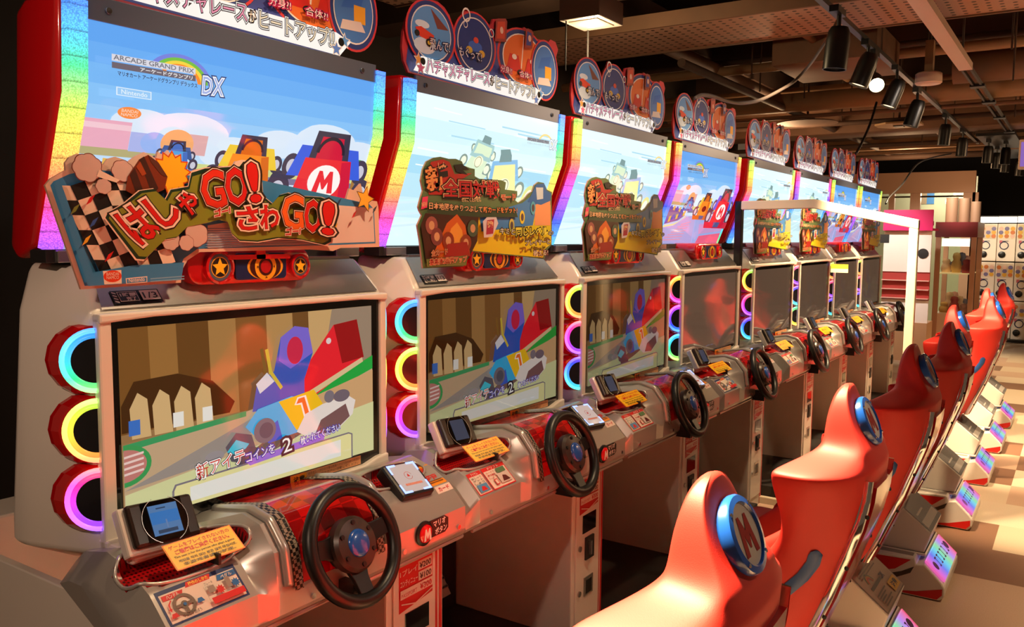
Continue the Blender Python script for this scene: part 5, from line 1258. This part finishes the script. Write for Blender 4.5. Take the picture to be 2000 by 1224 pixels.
# ================================================================== clear partition between the fourth and fifth cabinets
PX = 3.85
t = thing('clear_partition', 'clear acrylic partition with cream frame and sloping top between the seats', 'partition', (PX, 0, 0))
FRM = mat('cream_frame', (250, 236, 206), .35)
prf = [(.36, .0), (.36, 1.94), (-.10, 1.945), (-.665, 1.82), (-.665, .0)]
b = MB(); b.box((-.024, .34, .0), (.024, .385, 1.96), mat('black_post', (14, 13, 16), .3)); b.build('black_post', t, bevel=.004)
b = MB(); b.box((-.022, -.69, .0), (.022, -.64, 1.84), FRM); b.build('front_post', t, bevel=.006)
b = MB(); b.prism([(.35, 1.905), (.35, 1.96), (-.11, 1.965), (-.69, 1.84), (-.69, 1.785), (-.10, 1.91)], 0, -.024, .024, FRM); b.build('top_rail', t, bevel=.005)
b = MB(); b.prism([(.34, .06), (.34, 1.91), (-.10, 1.915), (-.645, 1.79), (-.645, .06)], 0, -.0025, .0025, ACRYL); b.build('acrylic_pane', t)
b = MB(); b.prism([(.34, .03), (.34, .07), (-.64, .07), (-.64, .03)], 0, -.02, .02, FRM); b.build('bottom_rail', t)
a = Art(); a.rect(-.215, 1.525, -.315, 1.575, ink(250, 224, 60)); a.rect(-.215, 1.525, -.315, 1.548, ink(250, 240, 190))
place('yellow_label', a.mesh('yellow_label', lambda u, v, d: (-.0035 - d, u, v)), t)

# ================================================================== ceiling: beams, ducts, pipes, trays, lamps
BRN = mat('painted_brown', (120, 84, 60), .7, vary=.5, bscale=4); BRN2 = mat('painted_brown_dark', (74, 50, 36), .75, vary=.5, bscale=4); BRN3 = mat('painted_tan', (160, 122, 88), .65, vary=.4, bscale=4)
for i, (x0, x1, z0, z1, m) in enumerate(((3.55, 3.9, 3.34, 4.3, BRN2), (7.3, 7.6, 3.55, 4.3, BRN2), (10.6, 10.95, 3.5, 4.3, BRN2), (14.0, 14.4, 3.3, 4.3, BRN2))):
    struct(MB().box((x0, -5.1, z0), (x1, 3.4, z1), m).build('ceiling_beam'), 'dark steel ceiling beam crossing the hall', 'beam')
for i, (y, z) in enumerate(((1.9, 3.6), (-2.6, 3.6))):
    struct(MB().box((3.9, y, z), (20.4, y + .2, z + .25), BRN2).build('ceiling_beam'), 'long dark ceiling beam along the hall', 'beam')
struct(MB().box((11.9, 2.2, 0), (12.5, 2.9, 4.3), mat('column_brown', (70, 46, 32), .8)).build('column'), 'dark brown column behind the machines', 'column')
t = thing('perforated_panel', 'long perforated metal ceiling panel crossing above the cabinets', 'ceiling panel', (0, 0, 3.2))
MB().box((4.16, -3.6, 0), (4.94, 2.7, .02), PERF).build('perforated_sheet', t)
for x in (4.14, 4.94): MB().box((x, -3.6, -.01), (x + .025, 2.7, .09), BRN).build('panel_edge', t)
t = thing('perforated_panel', 'second perforated ceiling panel above the near end of the row', 'ceiling panel', (0, 0, 3.35))
MB().box((2.35, -3.6, 0), (3.2, 2.7, .02), PERF).build('perforated_sheet', t)
for x in (2.33, 3.2): MB().box((x, -3.6, -.01), (x + .025, 2.7, .09), BRN).build('panel_edge', t)

def duct(name, a, b_, r, m, label, cat='duct', group=None, rect=None):
    mb = MB()
    if rect: mb.box(a, b_, m)
    else: mb.tube([a, b_], r, m, 16)
    return tag(mb.build(name, smooth=.6, bevel=.01 if rect else 0), label, cat, group)
duct('air_duct', (5.35, -.12, 3.08), (6.25, .66, 3.34), 0, BRN, 'short square brown air duct hanging behind the black spotlights', rect=1)
duct('air_duct', (6.9, -4.2, 3.2), (6.9, -.45, 3.2), .13, BRN, 'round brown air duct crossing beyond the white tray')
duct('air_duct', (7.75, -3.5, 3.15), (7.75, 3.2, 3.15), .10, BRN3, 'round tan air duct crossing above the middle of the row')
duct('air_duct', (9.9, -4.0, 3.05), (10.5, 3.2, 3.30), 0, BRN, 'wide flat brown duct crossing far down the hall', rect=1)
duct('air_duct', (12.6, -4.0, 3.08), (13.2, 3.2, 3.24), 0, BRN3, 'wide tan duct crossing above the glass shop front', rect=1)
k = 0
for x, z, r in ((5.15, 3.45, .03), (6.6, 3.32, .045), (7.1, 3.5, .03), (7.9, 3.02, .022), (8.6, 3.4, .05), (9.0, 3.06, .028), (9.4, 3.3, .05), (10.9, 3.2, .05), (11.3, 3.02, .03), (11.8, 3.3, .06), (12.2, 3.0, .03), (13.6, 3.05, .05)):
    duct('ceiling_pipe', (x, -4.5, z), (x, 3.3, z), r, (BRN, BRN3, BRN2)[k % 3], 'thin brown pipe crossing the hall under the ceiling', 'pipe', 'brown pipes under the ceiling'); k += 1
for y, z, r in ((.35, 3.25, .03), (.8, 3.5, .05), (1.25, 3.1, .035), (1.6, 3.35, .06), (-1.3, 3.3, .05), (-1.9, 3.45, .04)):
    duct('ceiling_pipe', (4.95 if y > 0 else 6.2, y, z), (13.9, y, z), r, (BRN, BRN3, BRN2)[k % 3], 'brown pipe running along the hall under the ceiling', 'pipe', 'brown pipes along the hall'); k += 1
for x, y, z in [(5.2, -1.0, 3.0), (6.2, -.95, 2.95), (6.35, -1.25, 2.95), (7.4, -1.1, 3.0), (7.9, -.9, 3.0), (8.9, -.8, 3.0), (5.9, 1.0, 3.1), (6.6, 1.15, 3.1), (7.2, .9, 3.1), (8.3, .7, 3.05), (9.2, 1.0, 3.05), (9.6, .5, 3.05), (10.4, -.3, 3.05), (11.1, .4, 3.0)]:
    duct('hanging_rod', (x, y, z), (x, y, 4.3), .007, BRN2, 'thin threaded rod hanging from the ceiling slab', 'rod', 'threaded rods under the ceiling')

# black lighting track with its spotlights, and the white cable tray
t = thing('lighting_track', 'black lighting track carrying the spotlights above the seats', 'track', (0, -.22, 3.0))
MB().box((1.2, -.018, 0), (11.6, .018, .03), BLACK).build('track_rail', t)
for x in (3.0, 5.0, 7.0, 9.0, 11.0): MB().tube([(x, 0, .03), (x, 0, 1.3)], .006, BRN2, 6).build('hanger', t)
LENS = glow(255, 214, 160, 3.0); LENSOFF = glow(255, 220, 170, 1.2); HOT = glow(255, 226, 180, 14.0)
def spotlight(x, y, z, aim, label, lens=LENS, k=1., drop=.10):
    t = thing('track_spotlight', label, 'spotlight', (x, y, z), 0, 'black spotlights on the ceiling track')
    MB().box((-.07 * k, -.02 * k, -.035), (.07 * k, .02 * k, 0), BLACK).build('adaptor', t)
    MB().tube([(.03 * k, 0, -.035), (.03 * k, 0, -drop)], .010 * k, BLACK, 8).build('arm', t)
    d = Vector(aim).normalized(); c = Vector((.03 * k, 0, -drop - .03)) - d * .05 * k
    R = .052 * k; b = MB(); b.lathe([(0, 0), (R * .72, 0), (R * .9, .02 * k), (R, .06 * k), (R, .185 * k), (R * .92, .185 * k), (R * .9, .172 * k)], c, d, BLACK, 24); h = b.build('can', t, smooth=.6)
    b = MB(); b.lathe([(R * .92, .174 * k), (0, .176 * k)], c, d, lens, 24); b.build('lens', h)
    b = MB(); a = d.orthogonal().normalized(); a = Vector((1, 0, 0)).cross(d).normalized(); b.tube([Vector((.03 * k, 0, -drop)), c + Vector((R * 1.1, 0, 0)) + d * .0, c + Vector((R * 1.08, 0, 0)) + d * .09 * k], .006 * k, BLACK, 6); b.build('yoke', t)
    return t
spotlight(3.52, -.27, 3.0, (-.02, .08, -1), 'black spotlight nearest on the track, hanging straight with a cable', glow(60, 50, 40, .3), 1.25, .13)
spotlight(4.45, -.24, 3.0, (-.10, .35, -1), 'black spotlight second on the track, tilted with a glowing lens rim', LENS, 1.15)
spotlight(4.78, -.22, 3.0, (-.86, -.30, -.42), 'spotlight facing out with the dazzling white lens', HOT, 1.0, .16)
spotlight(5.42, -.25, 3.0, (-.12, .34, -1), 'black spotlight just beyond the dazzling one', LENS, 1.1, .12)
spotlight(6.55, -.22, 3.0, (-.05, .28, -1), 'black spotlight hanging beside the white round detector', LENS, 1.2, .12)
spotlight(8.35, -.22, 3.0, (0, .08, -1), 'black spotlight hanging beyond the octagonal ceiling plate', LENS, 1.15, .12)
spotlight(9.75, -.23, 3.0, (0, .05, -1), 'black spotlight before the far cluster of lamps', LENS, 1.15, .12)
for i, (x, y, z, lab) in enumerate(((10.9, -.40, 2.98, 'first'), (11.2, -.57, 2.98, 'tallest'), (11.9, -.42, 2.98, 'lowest'), (12.7, -.47, 2.98, 'last'), (13.6, -.60, 2.98, 'smallest'))):
    spotlight(x, y, z, (0, .05, -1), lab + ' black spotlight of the far cluster below the dark ceiling', LENS, 1.15, .1)
t = thing('lighting_track', 'short dark track holding the far cluster of lamps', 'track', (0, 0, 2.98)); MB().box((10.4, -.72, .0), (13.9, -.30, .035), BLACK).build('track_rail', t)
TRAY = mat('pale_tray', (206, 176, 160), .4, .2)
t = thing('cable_tray', 'pale metal cable tray running along the hall with dark rails beyond', 'cable tray', (0, -.66, 3.0))
MB().box((1.5, -.045, 0), (5.85, .045, .05), TRAY).build('tray_cover', t)
for y in (-.04, .02): MB().box((5.86, y, .0), (11.6, y + .016, .03), DARK).build('tray_rail', t)
for x in (6.6, 7.6, 8.8, 10.2): MB().box((x, -.06, -.01), (x + .12, .05, .012), BLACK).build('tray_clip', t)
MB().tube([(5.6, 0, .05), (5.6, 0, 1.3)], .008, BRN2, 6).build('hanger', t)
def cable(pts, y, r, label, m=None):
    mb = MB(); P = [on(px, py, 1, y) for px, py in pts]; Q = []
    for i in range(len(P) - 1):
        p0, p1, p2, p3 = P[max(i - 1, 0)], P[i], P[i + 1], P[min(i + 2, len(P) - 1)]
        for q in range(8):
            u = q / 8; Q.append(.5 * ((2 * p1) + (p2 - p0) * u + (2 * p0 - 5 * p1 + 4 * p2 - p3) * u * u + (3 * p1 - p0 - 3 * p2 + p3) * u ** 3))
    Q.append(P[-1]); mb.tube(Q, r, m or mat('grey_cable', (96, 84, 78), .5), 8)
    return tag(mb.build('hanging_cable', smooth=3), label, 'cable')
cable([(1358, 192), (1370, 186), (1392, 188), (1420, 197), (1450, 201), (1485, 195), (1520, 178), (1552, 158), (1580, 128), (1600, 100), (1625, 60), (1642, 25)], -.05, .009, 'grey cable swooping from the fourth header board up to the track')
cable([(1858, 300), (1820, 308), (1790, 322), (1762, 360), (1738, 384), (1730, 398)], -.05, .008, 'thin dark cable sloping down to the end of the row', BLACK)
cable([(1712, 200), (1700, 240), (1685, 275), (1672, 300)], .25, .012, 'short dark cable dangling above the far header boards', BLACK)
t = thing('smoke_detector', 'round white ceiling device hanging beside the black spotlights', 'detector', (6.1, -.37, 2.96))
MB().lathe([(0, .09), (.085, .09), (.098, .08), (.1, .01), (.09, 0), (.02, -.002), (0, -.004)], (0, 0, 0), (0, 0, 1), mat('pale_plastic', (214, 186, 172), .4), 32).build('housing', t, smooth=.6)
MB().box((-.03, -.03, .09), (.05, .03, .34), BRN3).build('junction', t); MB().tube([(0, 0, .3), (0, 0, 1.34)], .012, BRN2, 8).build('conduit', t)
t = thing('ceiling_plate', 'octagonal tan ceiling plate with a dark square centre', 'ceiling plate', (9.05, .34, 3.0))
MB().lathe([(0, .02), (.26, .02), (.26, 0), (0, 0)], (0, 0, 0), (0, 0, 1), mat('tan_plate', (150, 116, 76), .6), 8, PI / 8, 2 * PI + PI / 8 - 1e-5).build('octagon', t); MB().box((-.07, -.05, -.012), (.07, .05, 0), DARK).build('sensor', t); MB().tube([(0, 0, .02), (0, 0, 1.3)], .012, BRN2, 8).build('conduit', t)
t = thing('disc_plate', 'thin round tan plate under the ceiling above the far header boards', 'ceiling plate'); p = on(1577, 241, 2, 2.98); t.location = p
MB().lathe([(0, .015), (.30, .015), (.32, 0), (0, -.01)], (0, 0, 0), (0, 0, 1), BRN, 32).build('disc', t); MB().tube([(0, 0, .01), (0, 0, 1.3)], .012, BRN2, 8).build('conduit', t)
t = thing('hanging_sign', 'lit hanging sign at the edge of the hall by the dark ceiling', 'sign', (10.9, -.86, 2.60))
MB().box((-.06, -.12, 0), (.06, .12, .36), TRAY).build('sign_case', t, bevel=.004)
a = Art(); a.rect(-.10, .03, .10, .33, glow(150, 110, 200, .8)); a.rect(.03, .05, .07, .30, glow(230, 240, 255, 1.2)); place('lit_face', a.mesh('lit_face', lambda u, v, d: (-.06 - d, -u, v)), t)
MB().tube([(0, 0, .36), (0, 0, 1.7)], .008, BRN2, 8).build('hanger', t)
# down-light above the second and third cabinets, with its lamp
dl = on(1155, 46, 2, 3.05)
t = thing('ceiling_downlight', 'grey boxed down-light glowing above the second cabinet', 'light fixture', dl)
MB().box((-.16, -.14, 0), (.16, .14, .14), mat('grey_box', (120, 108, 104), .5, .3)).build('lamp_box', t, bevel=.006)
MB().box((-.11, -.10, -.006), (.11, .10, .0), mat('lamp_reflector', (200, 190, 176), .2, .8)).build('reflector', t); MB().lathe([(.03, -.004), (.026, -.02), (0, -.026)], (0, 0, 0), (0, 0, 1), glow(255, 220, 160, 16), 16).build('bulb', t)
for x in (-.14, .14): MB().tube([(x, .1, 0), (x, .1, -.3)], .006, DARK, 6).build('hanger', t)
MB().tube([(0, 0, .14), (0, 0, 1.26)], .012, DARK, 8).build('conduit', t)
pl = bpy.data.lights.new('bulb_light', 'POINT'); pl.energy = 34; pl.color = (1, .74, .40); pl.shadow_soft_size = .04
o = bpy.data.objects.new('bulb_light', pl); COL.objects.link(o); o.location = dl + Vector((0, 0, -.12))
# added lamps without fixtures, below the ducts, that brighten the ceiling
for x, y, e in ((6.2, -2.6, 46), (8.6, 1.6, 60), (10.0, -2.2, 60), (13.0, .9, 50)):
    pl = bpy.data.lights.new('added_ceiling_fill', 'POINT'); pl.energy = e; pl.color = (1, .62, .32); pl.shadow_soft_size = .15
    o = bpy.data.objects.new('added_ceiling_fill', pl); COL.objects.link(o); o.location = (x, y, 2.75)

# ================================================================== far end: shop front, prize cabinets, capsule machines
FR = mat('tan_frame', (196, 150, 120), .4, .2); PALE = mat('pale_green_wall', (214, 206, 168), .6)
XW = 16.6
def yz(px, py, X): p = on(px, py, 0, X); return p.y, p.z
y0, zt = yz(1908, 330, XW); y1 = yz(1690, 330, XW)[0]
struct(MB().box((XW + 1.6, yz(1907, 400, XW + 1.6)[0], 0), (XW + 1.75, y1 + 1.5, 3.0), PALE).build('wall_shop'), 'pale green wall inside the glazed shop', 'wall')
t = struct(thing('window_1', 'glazed shop front with tan frames at the end of the hall', 'window', (XW, 0, 0)))
for px, w_ in ((1893, .10), (1788, .09), (1905, .05), (1742, .05)):
    y = yz(px, 400, XW)[0]; MB().box((-.06, y - w_, 0), (.06, y + w_, 2.598), FR).build('mullion', t)
MB().box((-.05, y0, 2.60), (.05, y1 + .8, 3.0), FR).build('transom', t); MB().box((-.03, y0, 2.52), (.03, y1 + .8, 2.55), BRN2).build('glazing_bar', t)
MB().box((-.006, y0, 0), (.006, y1 + .8, 2.6), GLASS).build('glass_pane', t)
sg = bpy.data.lights.new('shop_lamp', 'POINT'); sg.energy = 60; sg.color = (1, .93, .78); sg.shadow_soft_size = .2
o = bpy.data.objects.new('shop_lamp', sg); COL.objects.link(o); o.location = (XW + .8, .9, 2.7)
t = thing('shop_poster', 'tall blue poster on the pale wall behind the glass front', 'poster', (XW + 1.575, 0, 0))
ya, za = yz(1785, 345, XW + 1.5); yb, zb = yz(1823, 398, XW + 1.5); MB().box((0, yb, zb), (.02, ya, za), mat('poster_blue', (70, 130, 190), .5)).build('poster_sheet', t); MB().box((-.004, (ya + yb) / 2 - .06, zb), (-.001, (ya + yb) / 2 + .10, za), mat('poster_tan', (170, 140, 110), .5)).build('poster_strip', t)
# glass prize cabinet with the tan post
XP = 12.9
ya = yz(1826, 600, XP)[0]; yb = yz(1908, 600, XP + 1.0)[0]
t = thing('prize_cabinet', 'glass prize cabinet with tan posts and lit header by the end of the row', 'prize machine', (XP, 0, 0))
MB().box((0, yb, 0), (.9, ya, .60), mat('prize_base', (226, 196, 170), .4)).build('base', t)
for x, y in ((0, ya), (0, yb), (.9, ya), (.9, yb)): MB().box((x - .03, y - .035, 0), (x + .03, y + .035, 1.98), FR).build('post', t)
MB().box((-.045, yb - .045, 1.76), (.945, ya + .045, 1.985), mat('prize_top', (120, 40, 50), .4)).build('header', t); MB().box((-.034, yb + .05, 1.62), (-.028, ya - .05, 1.74), glow(255, 236, 210, 1.6)).build('lamp_panel', t)
MB().box((.0, yb, .60), (.006, ya, 1.76), GLASS).build('front_glass', t)
MB().box((.04, yb + .03, 1.20), (.86, ya - .03, 1.22), mat('shelf_lit', (250, 224, 170), .4, emit=.4, ecol=(255, 220, 150))).build('shelf', t)
for i in range(14):
    c = [(230, 180, 180), (240, 214, 190), (200, 90, 100), (120, 120, 150), (236, 200, 130)][i % 5]; y = yb + .09 + (ya - yb - .18) * ((i * 5) % 7) / 6; z = .60 if i < 7 else 1.22; h = .16 + .05 * ((i * 3) % 4); x = .12 + .5 * ((i * 4) % 7) / 6
    b = MB(); b.lathe([(0, 0), (.06, .0), (.075, h * .3), (.06, h * .55), (.045, h * .62), (.058, h * .78), (.045, h * .95), (0, h)], (0, 0, 0), (0, 0, 1), mat('plush_%d' % (i % 5), c, .8), 14)
    o = b.build('plush_prize', smooth=3); o.location = (XP + x, y, z); tag(o, 'small %s plush prize on the %s shelf of the glass cabinet' % (('pink', 'cream', 'rose', 'grey-blue', 'yellow')[i % 5], 'lower' if i < 7 else 'upper'), 'plush toy', 'plush prizes in the glass cabinet')
# tan tubes standing on the prize cabinet
for i, (dy, z, r) in enumerate(((.13, 2.36, .085), (.29, 2.35, .08), (.44, 2.30, .075))):
    b = MB(); b.lathe([(0, z), (r, z), (r, 1.986), (0, 1.986)], (XP + .25 + i * .06, ya - dy, 0), (0, 0, 1), mat('tube_tan', (116, 88, 70), .6), 18)
    tag(b.build('prize_tube', smooth=.6), ('foremost', 'middle', 'shortest')[i] + ' tan tube standing on the glass prize cabinet', 'tube')
# white poster wall, red display shelves, magenta canopy
XQ = 11.6
ya, zt = yz(1728, 440, XQ); yb, zb = yz(1816, 532, XQ)
t = thing('prize_booth', 'white and magenta prize booth with red shelves beyond the row', 'booth', (XQ, 0, 0))
MB().box((0, yb, zb), (.05, ya, zt), mat('booth_white', (246, 232, 226), .5)).build('white_panel', t)
zc = yz(1770, 585, XQ)[1]; zr = .62
redm = mat('booth_red', (176, 60, 56), .5); b = MB(); b.box((0.02, yb, zc), (.06, ya, zb), redm); b.build('red_panel', t)
for i in range(3): z = zc + (zb - zc) * (.04 + i * .32); MB().box((-.05, yb, z), (.03, ya, z + .012), mat('booth_edge', (236, 180, 170), .4)).build('shelf', t)
MB().box((-.02, yb, 0), (.5, ya, .55), mat('booth_base', (190, 146, 110), .5)).build('base', t); MB().box((0, yb, .55), (.04, ya, zc), mat('booth_white')).build('lower_panel', t)
mg = mat('magenta', (226, 24, 110), .35); zm0, zm1 = yz(1770, 450, XQ)[1], yz(1770, 410, XQ)[1]
MB().box((-.05, yb - .02, zt), (.0, ya, zt + .06), mg).build('magenta_edge', t); MB().box((-.10, yb - .02, zm0), (-.06, ya, zm1), mg).build('banner', t); MB().box((-.06, yb - .02, zm0), (.5, ya, zm0 + .03), mg).build('canopy', t)
yy, zz = yz(1803, 495, XQ); b = MB(); b.lathe([(.0, 0), (.07, 0), (.07, .01), (0, .012)], (-.001, yy, zz), (-1, 0, 0), DARK, 20); b.build('speaker_hole', t)
yy, zz = yz(1722, 470, XQ); MB().box((-.004, yy - .10, zz - .03), (-.001, yy + .02, zz + .09), DARK).build('dark_poster', t)
# capsule machines: three high, in columns
XC = 15.3
pal = [(226, 206, 150), (236, 214, 190), (214, 196, 170), (240, 226, 196)]
LAB = [('bottom', 'middle', 'top'), ('in the first column', 'in the second column', 'in the outer column')]
ys = [yz(px, 560, XC - dx)[0] for px, dx in ((1906, 0), (1941, .12), (1978, .25), (2018, .4))]
def capsule(i, k, y0, y1, x, z, h):
    t = thing('capsule_machine', '%s white capsule machine with black dial %s of the rack' % (LAB[0][k], LAB[1][i]), 'capsule machine', (x, (y0 + y1) / 2, z), 0, 'white capsule machines in the rack'); w_ = abs(y1 - y0) / 2 - .008
    MB().box((0, -w_, 0), (.38, w_, h), mat('capsule_white', (236, 222, 204), .4)).build('body', t, bevel=.006)
    MB().box((-.006, -w_ + .02, h * .60), (.0, w_ - .02, h * .97), mat('capsule_card_%d' % ((i + k) % 4), pal[(i + k) % 4], .3)).build('capsule_window', t)
    a = Art()
    for q in range(9): a.ell(-w_ + .05 + (q % 3) * (w_ - .05), h * (.67 + .1 * (q // 3)), .035, .035, ink(*[(210, 120, 60), (230, 190, 170), (120, 110, 150), (226, 170, 60)][(q * 5 + i + k) % 4]), 12)
    place('capsules', a.mesh('capsules', lambda u, v, d: (-.007 - d, -u, v)), t)
    b = MB(); b.tube([(-.006, .03 + .062 * math.cos(2 * PI * q / 24), h * .42 + .062 * math.sin(2 * PI * q / 24)) for q in range(24)], .007, NAVY, 6, True); b.build('coin_ring', t)
    b = MB(); b.lathe([(.055, 0), (.055, .02), (.02, .03), (0, .03)], (0, w_ * .42, h * .18), (-1, 0, 0), BLACK, 20); b.build('dial', t)
    MB().box((-.004, w_ * .45, h * .48), (0, w_ * .75, h * .56), mat('capsule_red', (200, 100, 110), .4)).build('price_tag', t); MB().box((-.004, -.03, h * .53), (0, .06, h * .545), NAVY).build('coin_slot', t)
for i in range(3):
    x = XC - .10 * i; hz = .655
    for k in range(3): capsule(i, k, ys[i], ys[i + 1], x, .05 + k * hz, hz - .02)
    t = thing('lamp_bar', 'bright lamp bar on top of the capsule rack, %s' % LAB[1][i][3:], 'lamp', (x, (ys[i] + ys[i + 1]) / 2, .05 + 3 * hz), 0); w_ = abs(ys[i] - ys[i + 1]) / 2
    MB().box((0, -w_ + .01, 0), (.10, w_ - .01, .10), glow(255, 240, 214, 2.4)).build('lit_tube', t); MB().box((.1, -w_, 0), (.38, w_, .12), DARK).build('lamp_back', t)
MB_ = MB(); MB_.box((XC - .3, ys[3], 0), (XC + .4, ys[0], .048), BLACK); tag(MB_.build('rack_plinth'), 'low black plinth under the capsule machines', 'plinth')
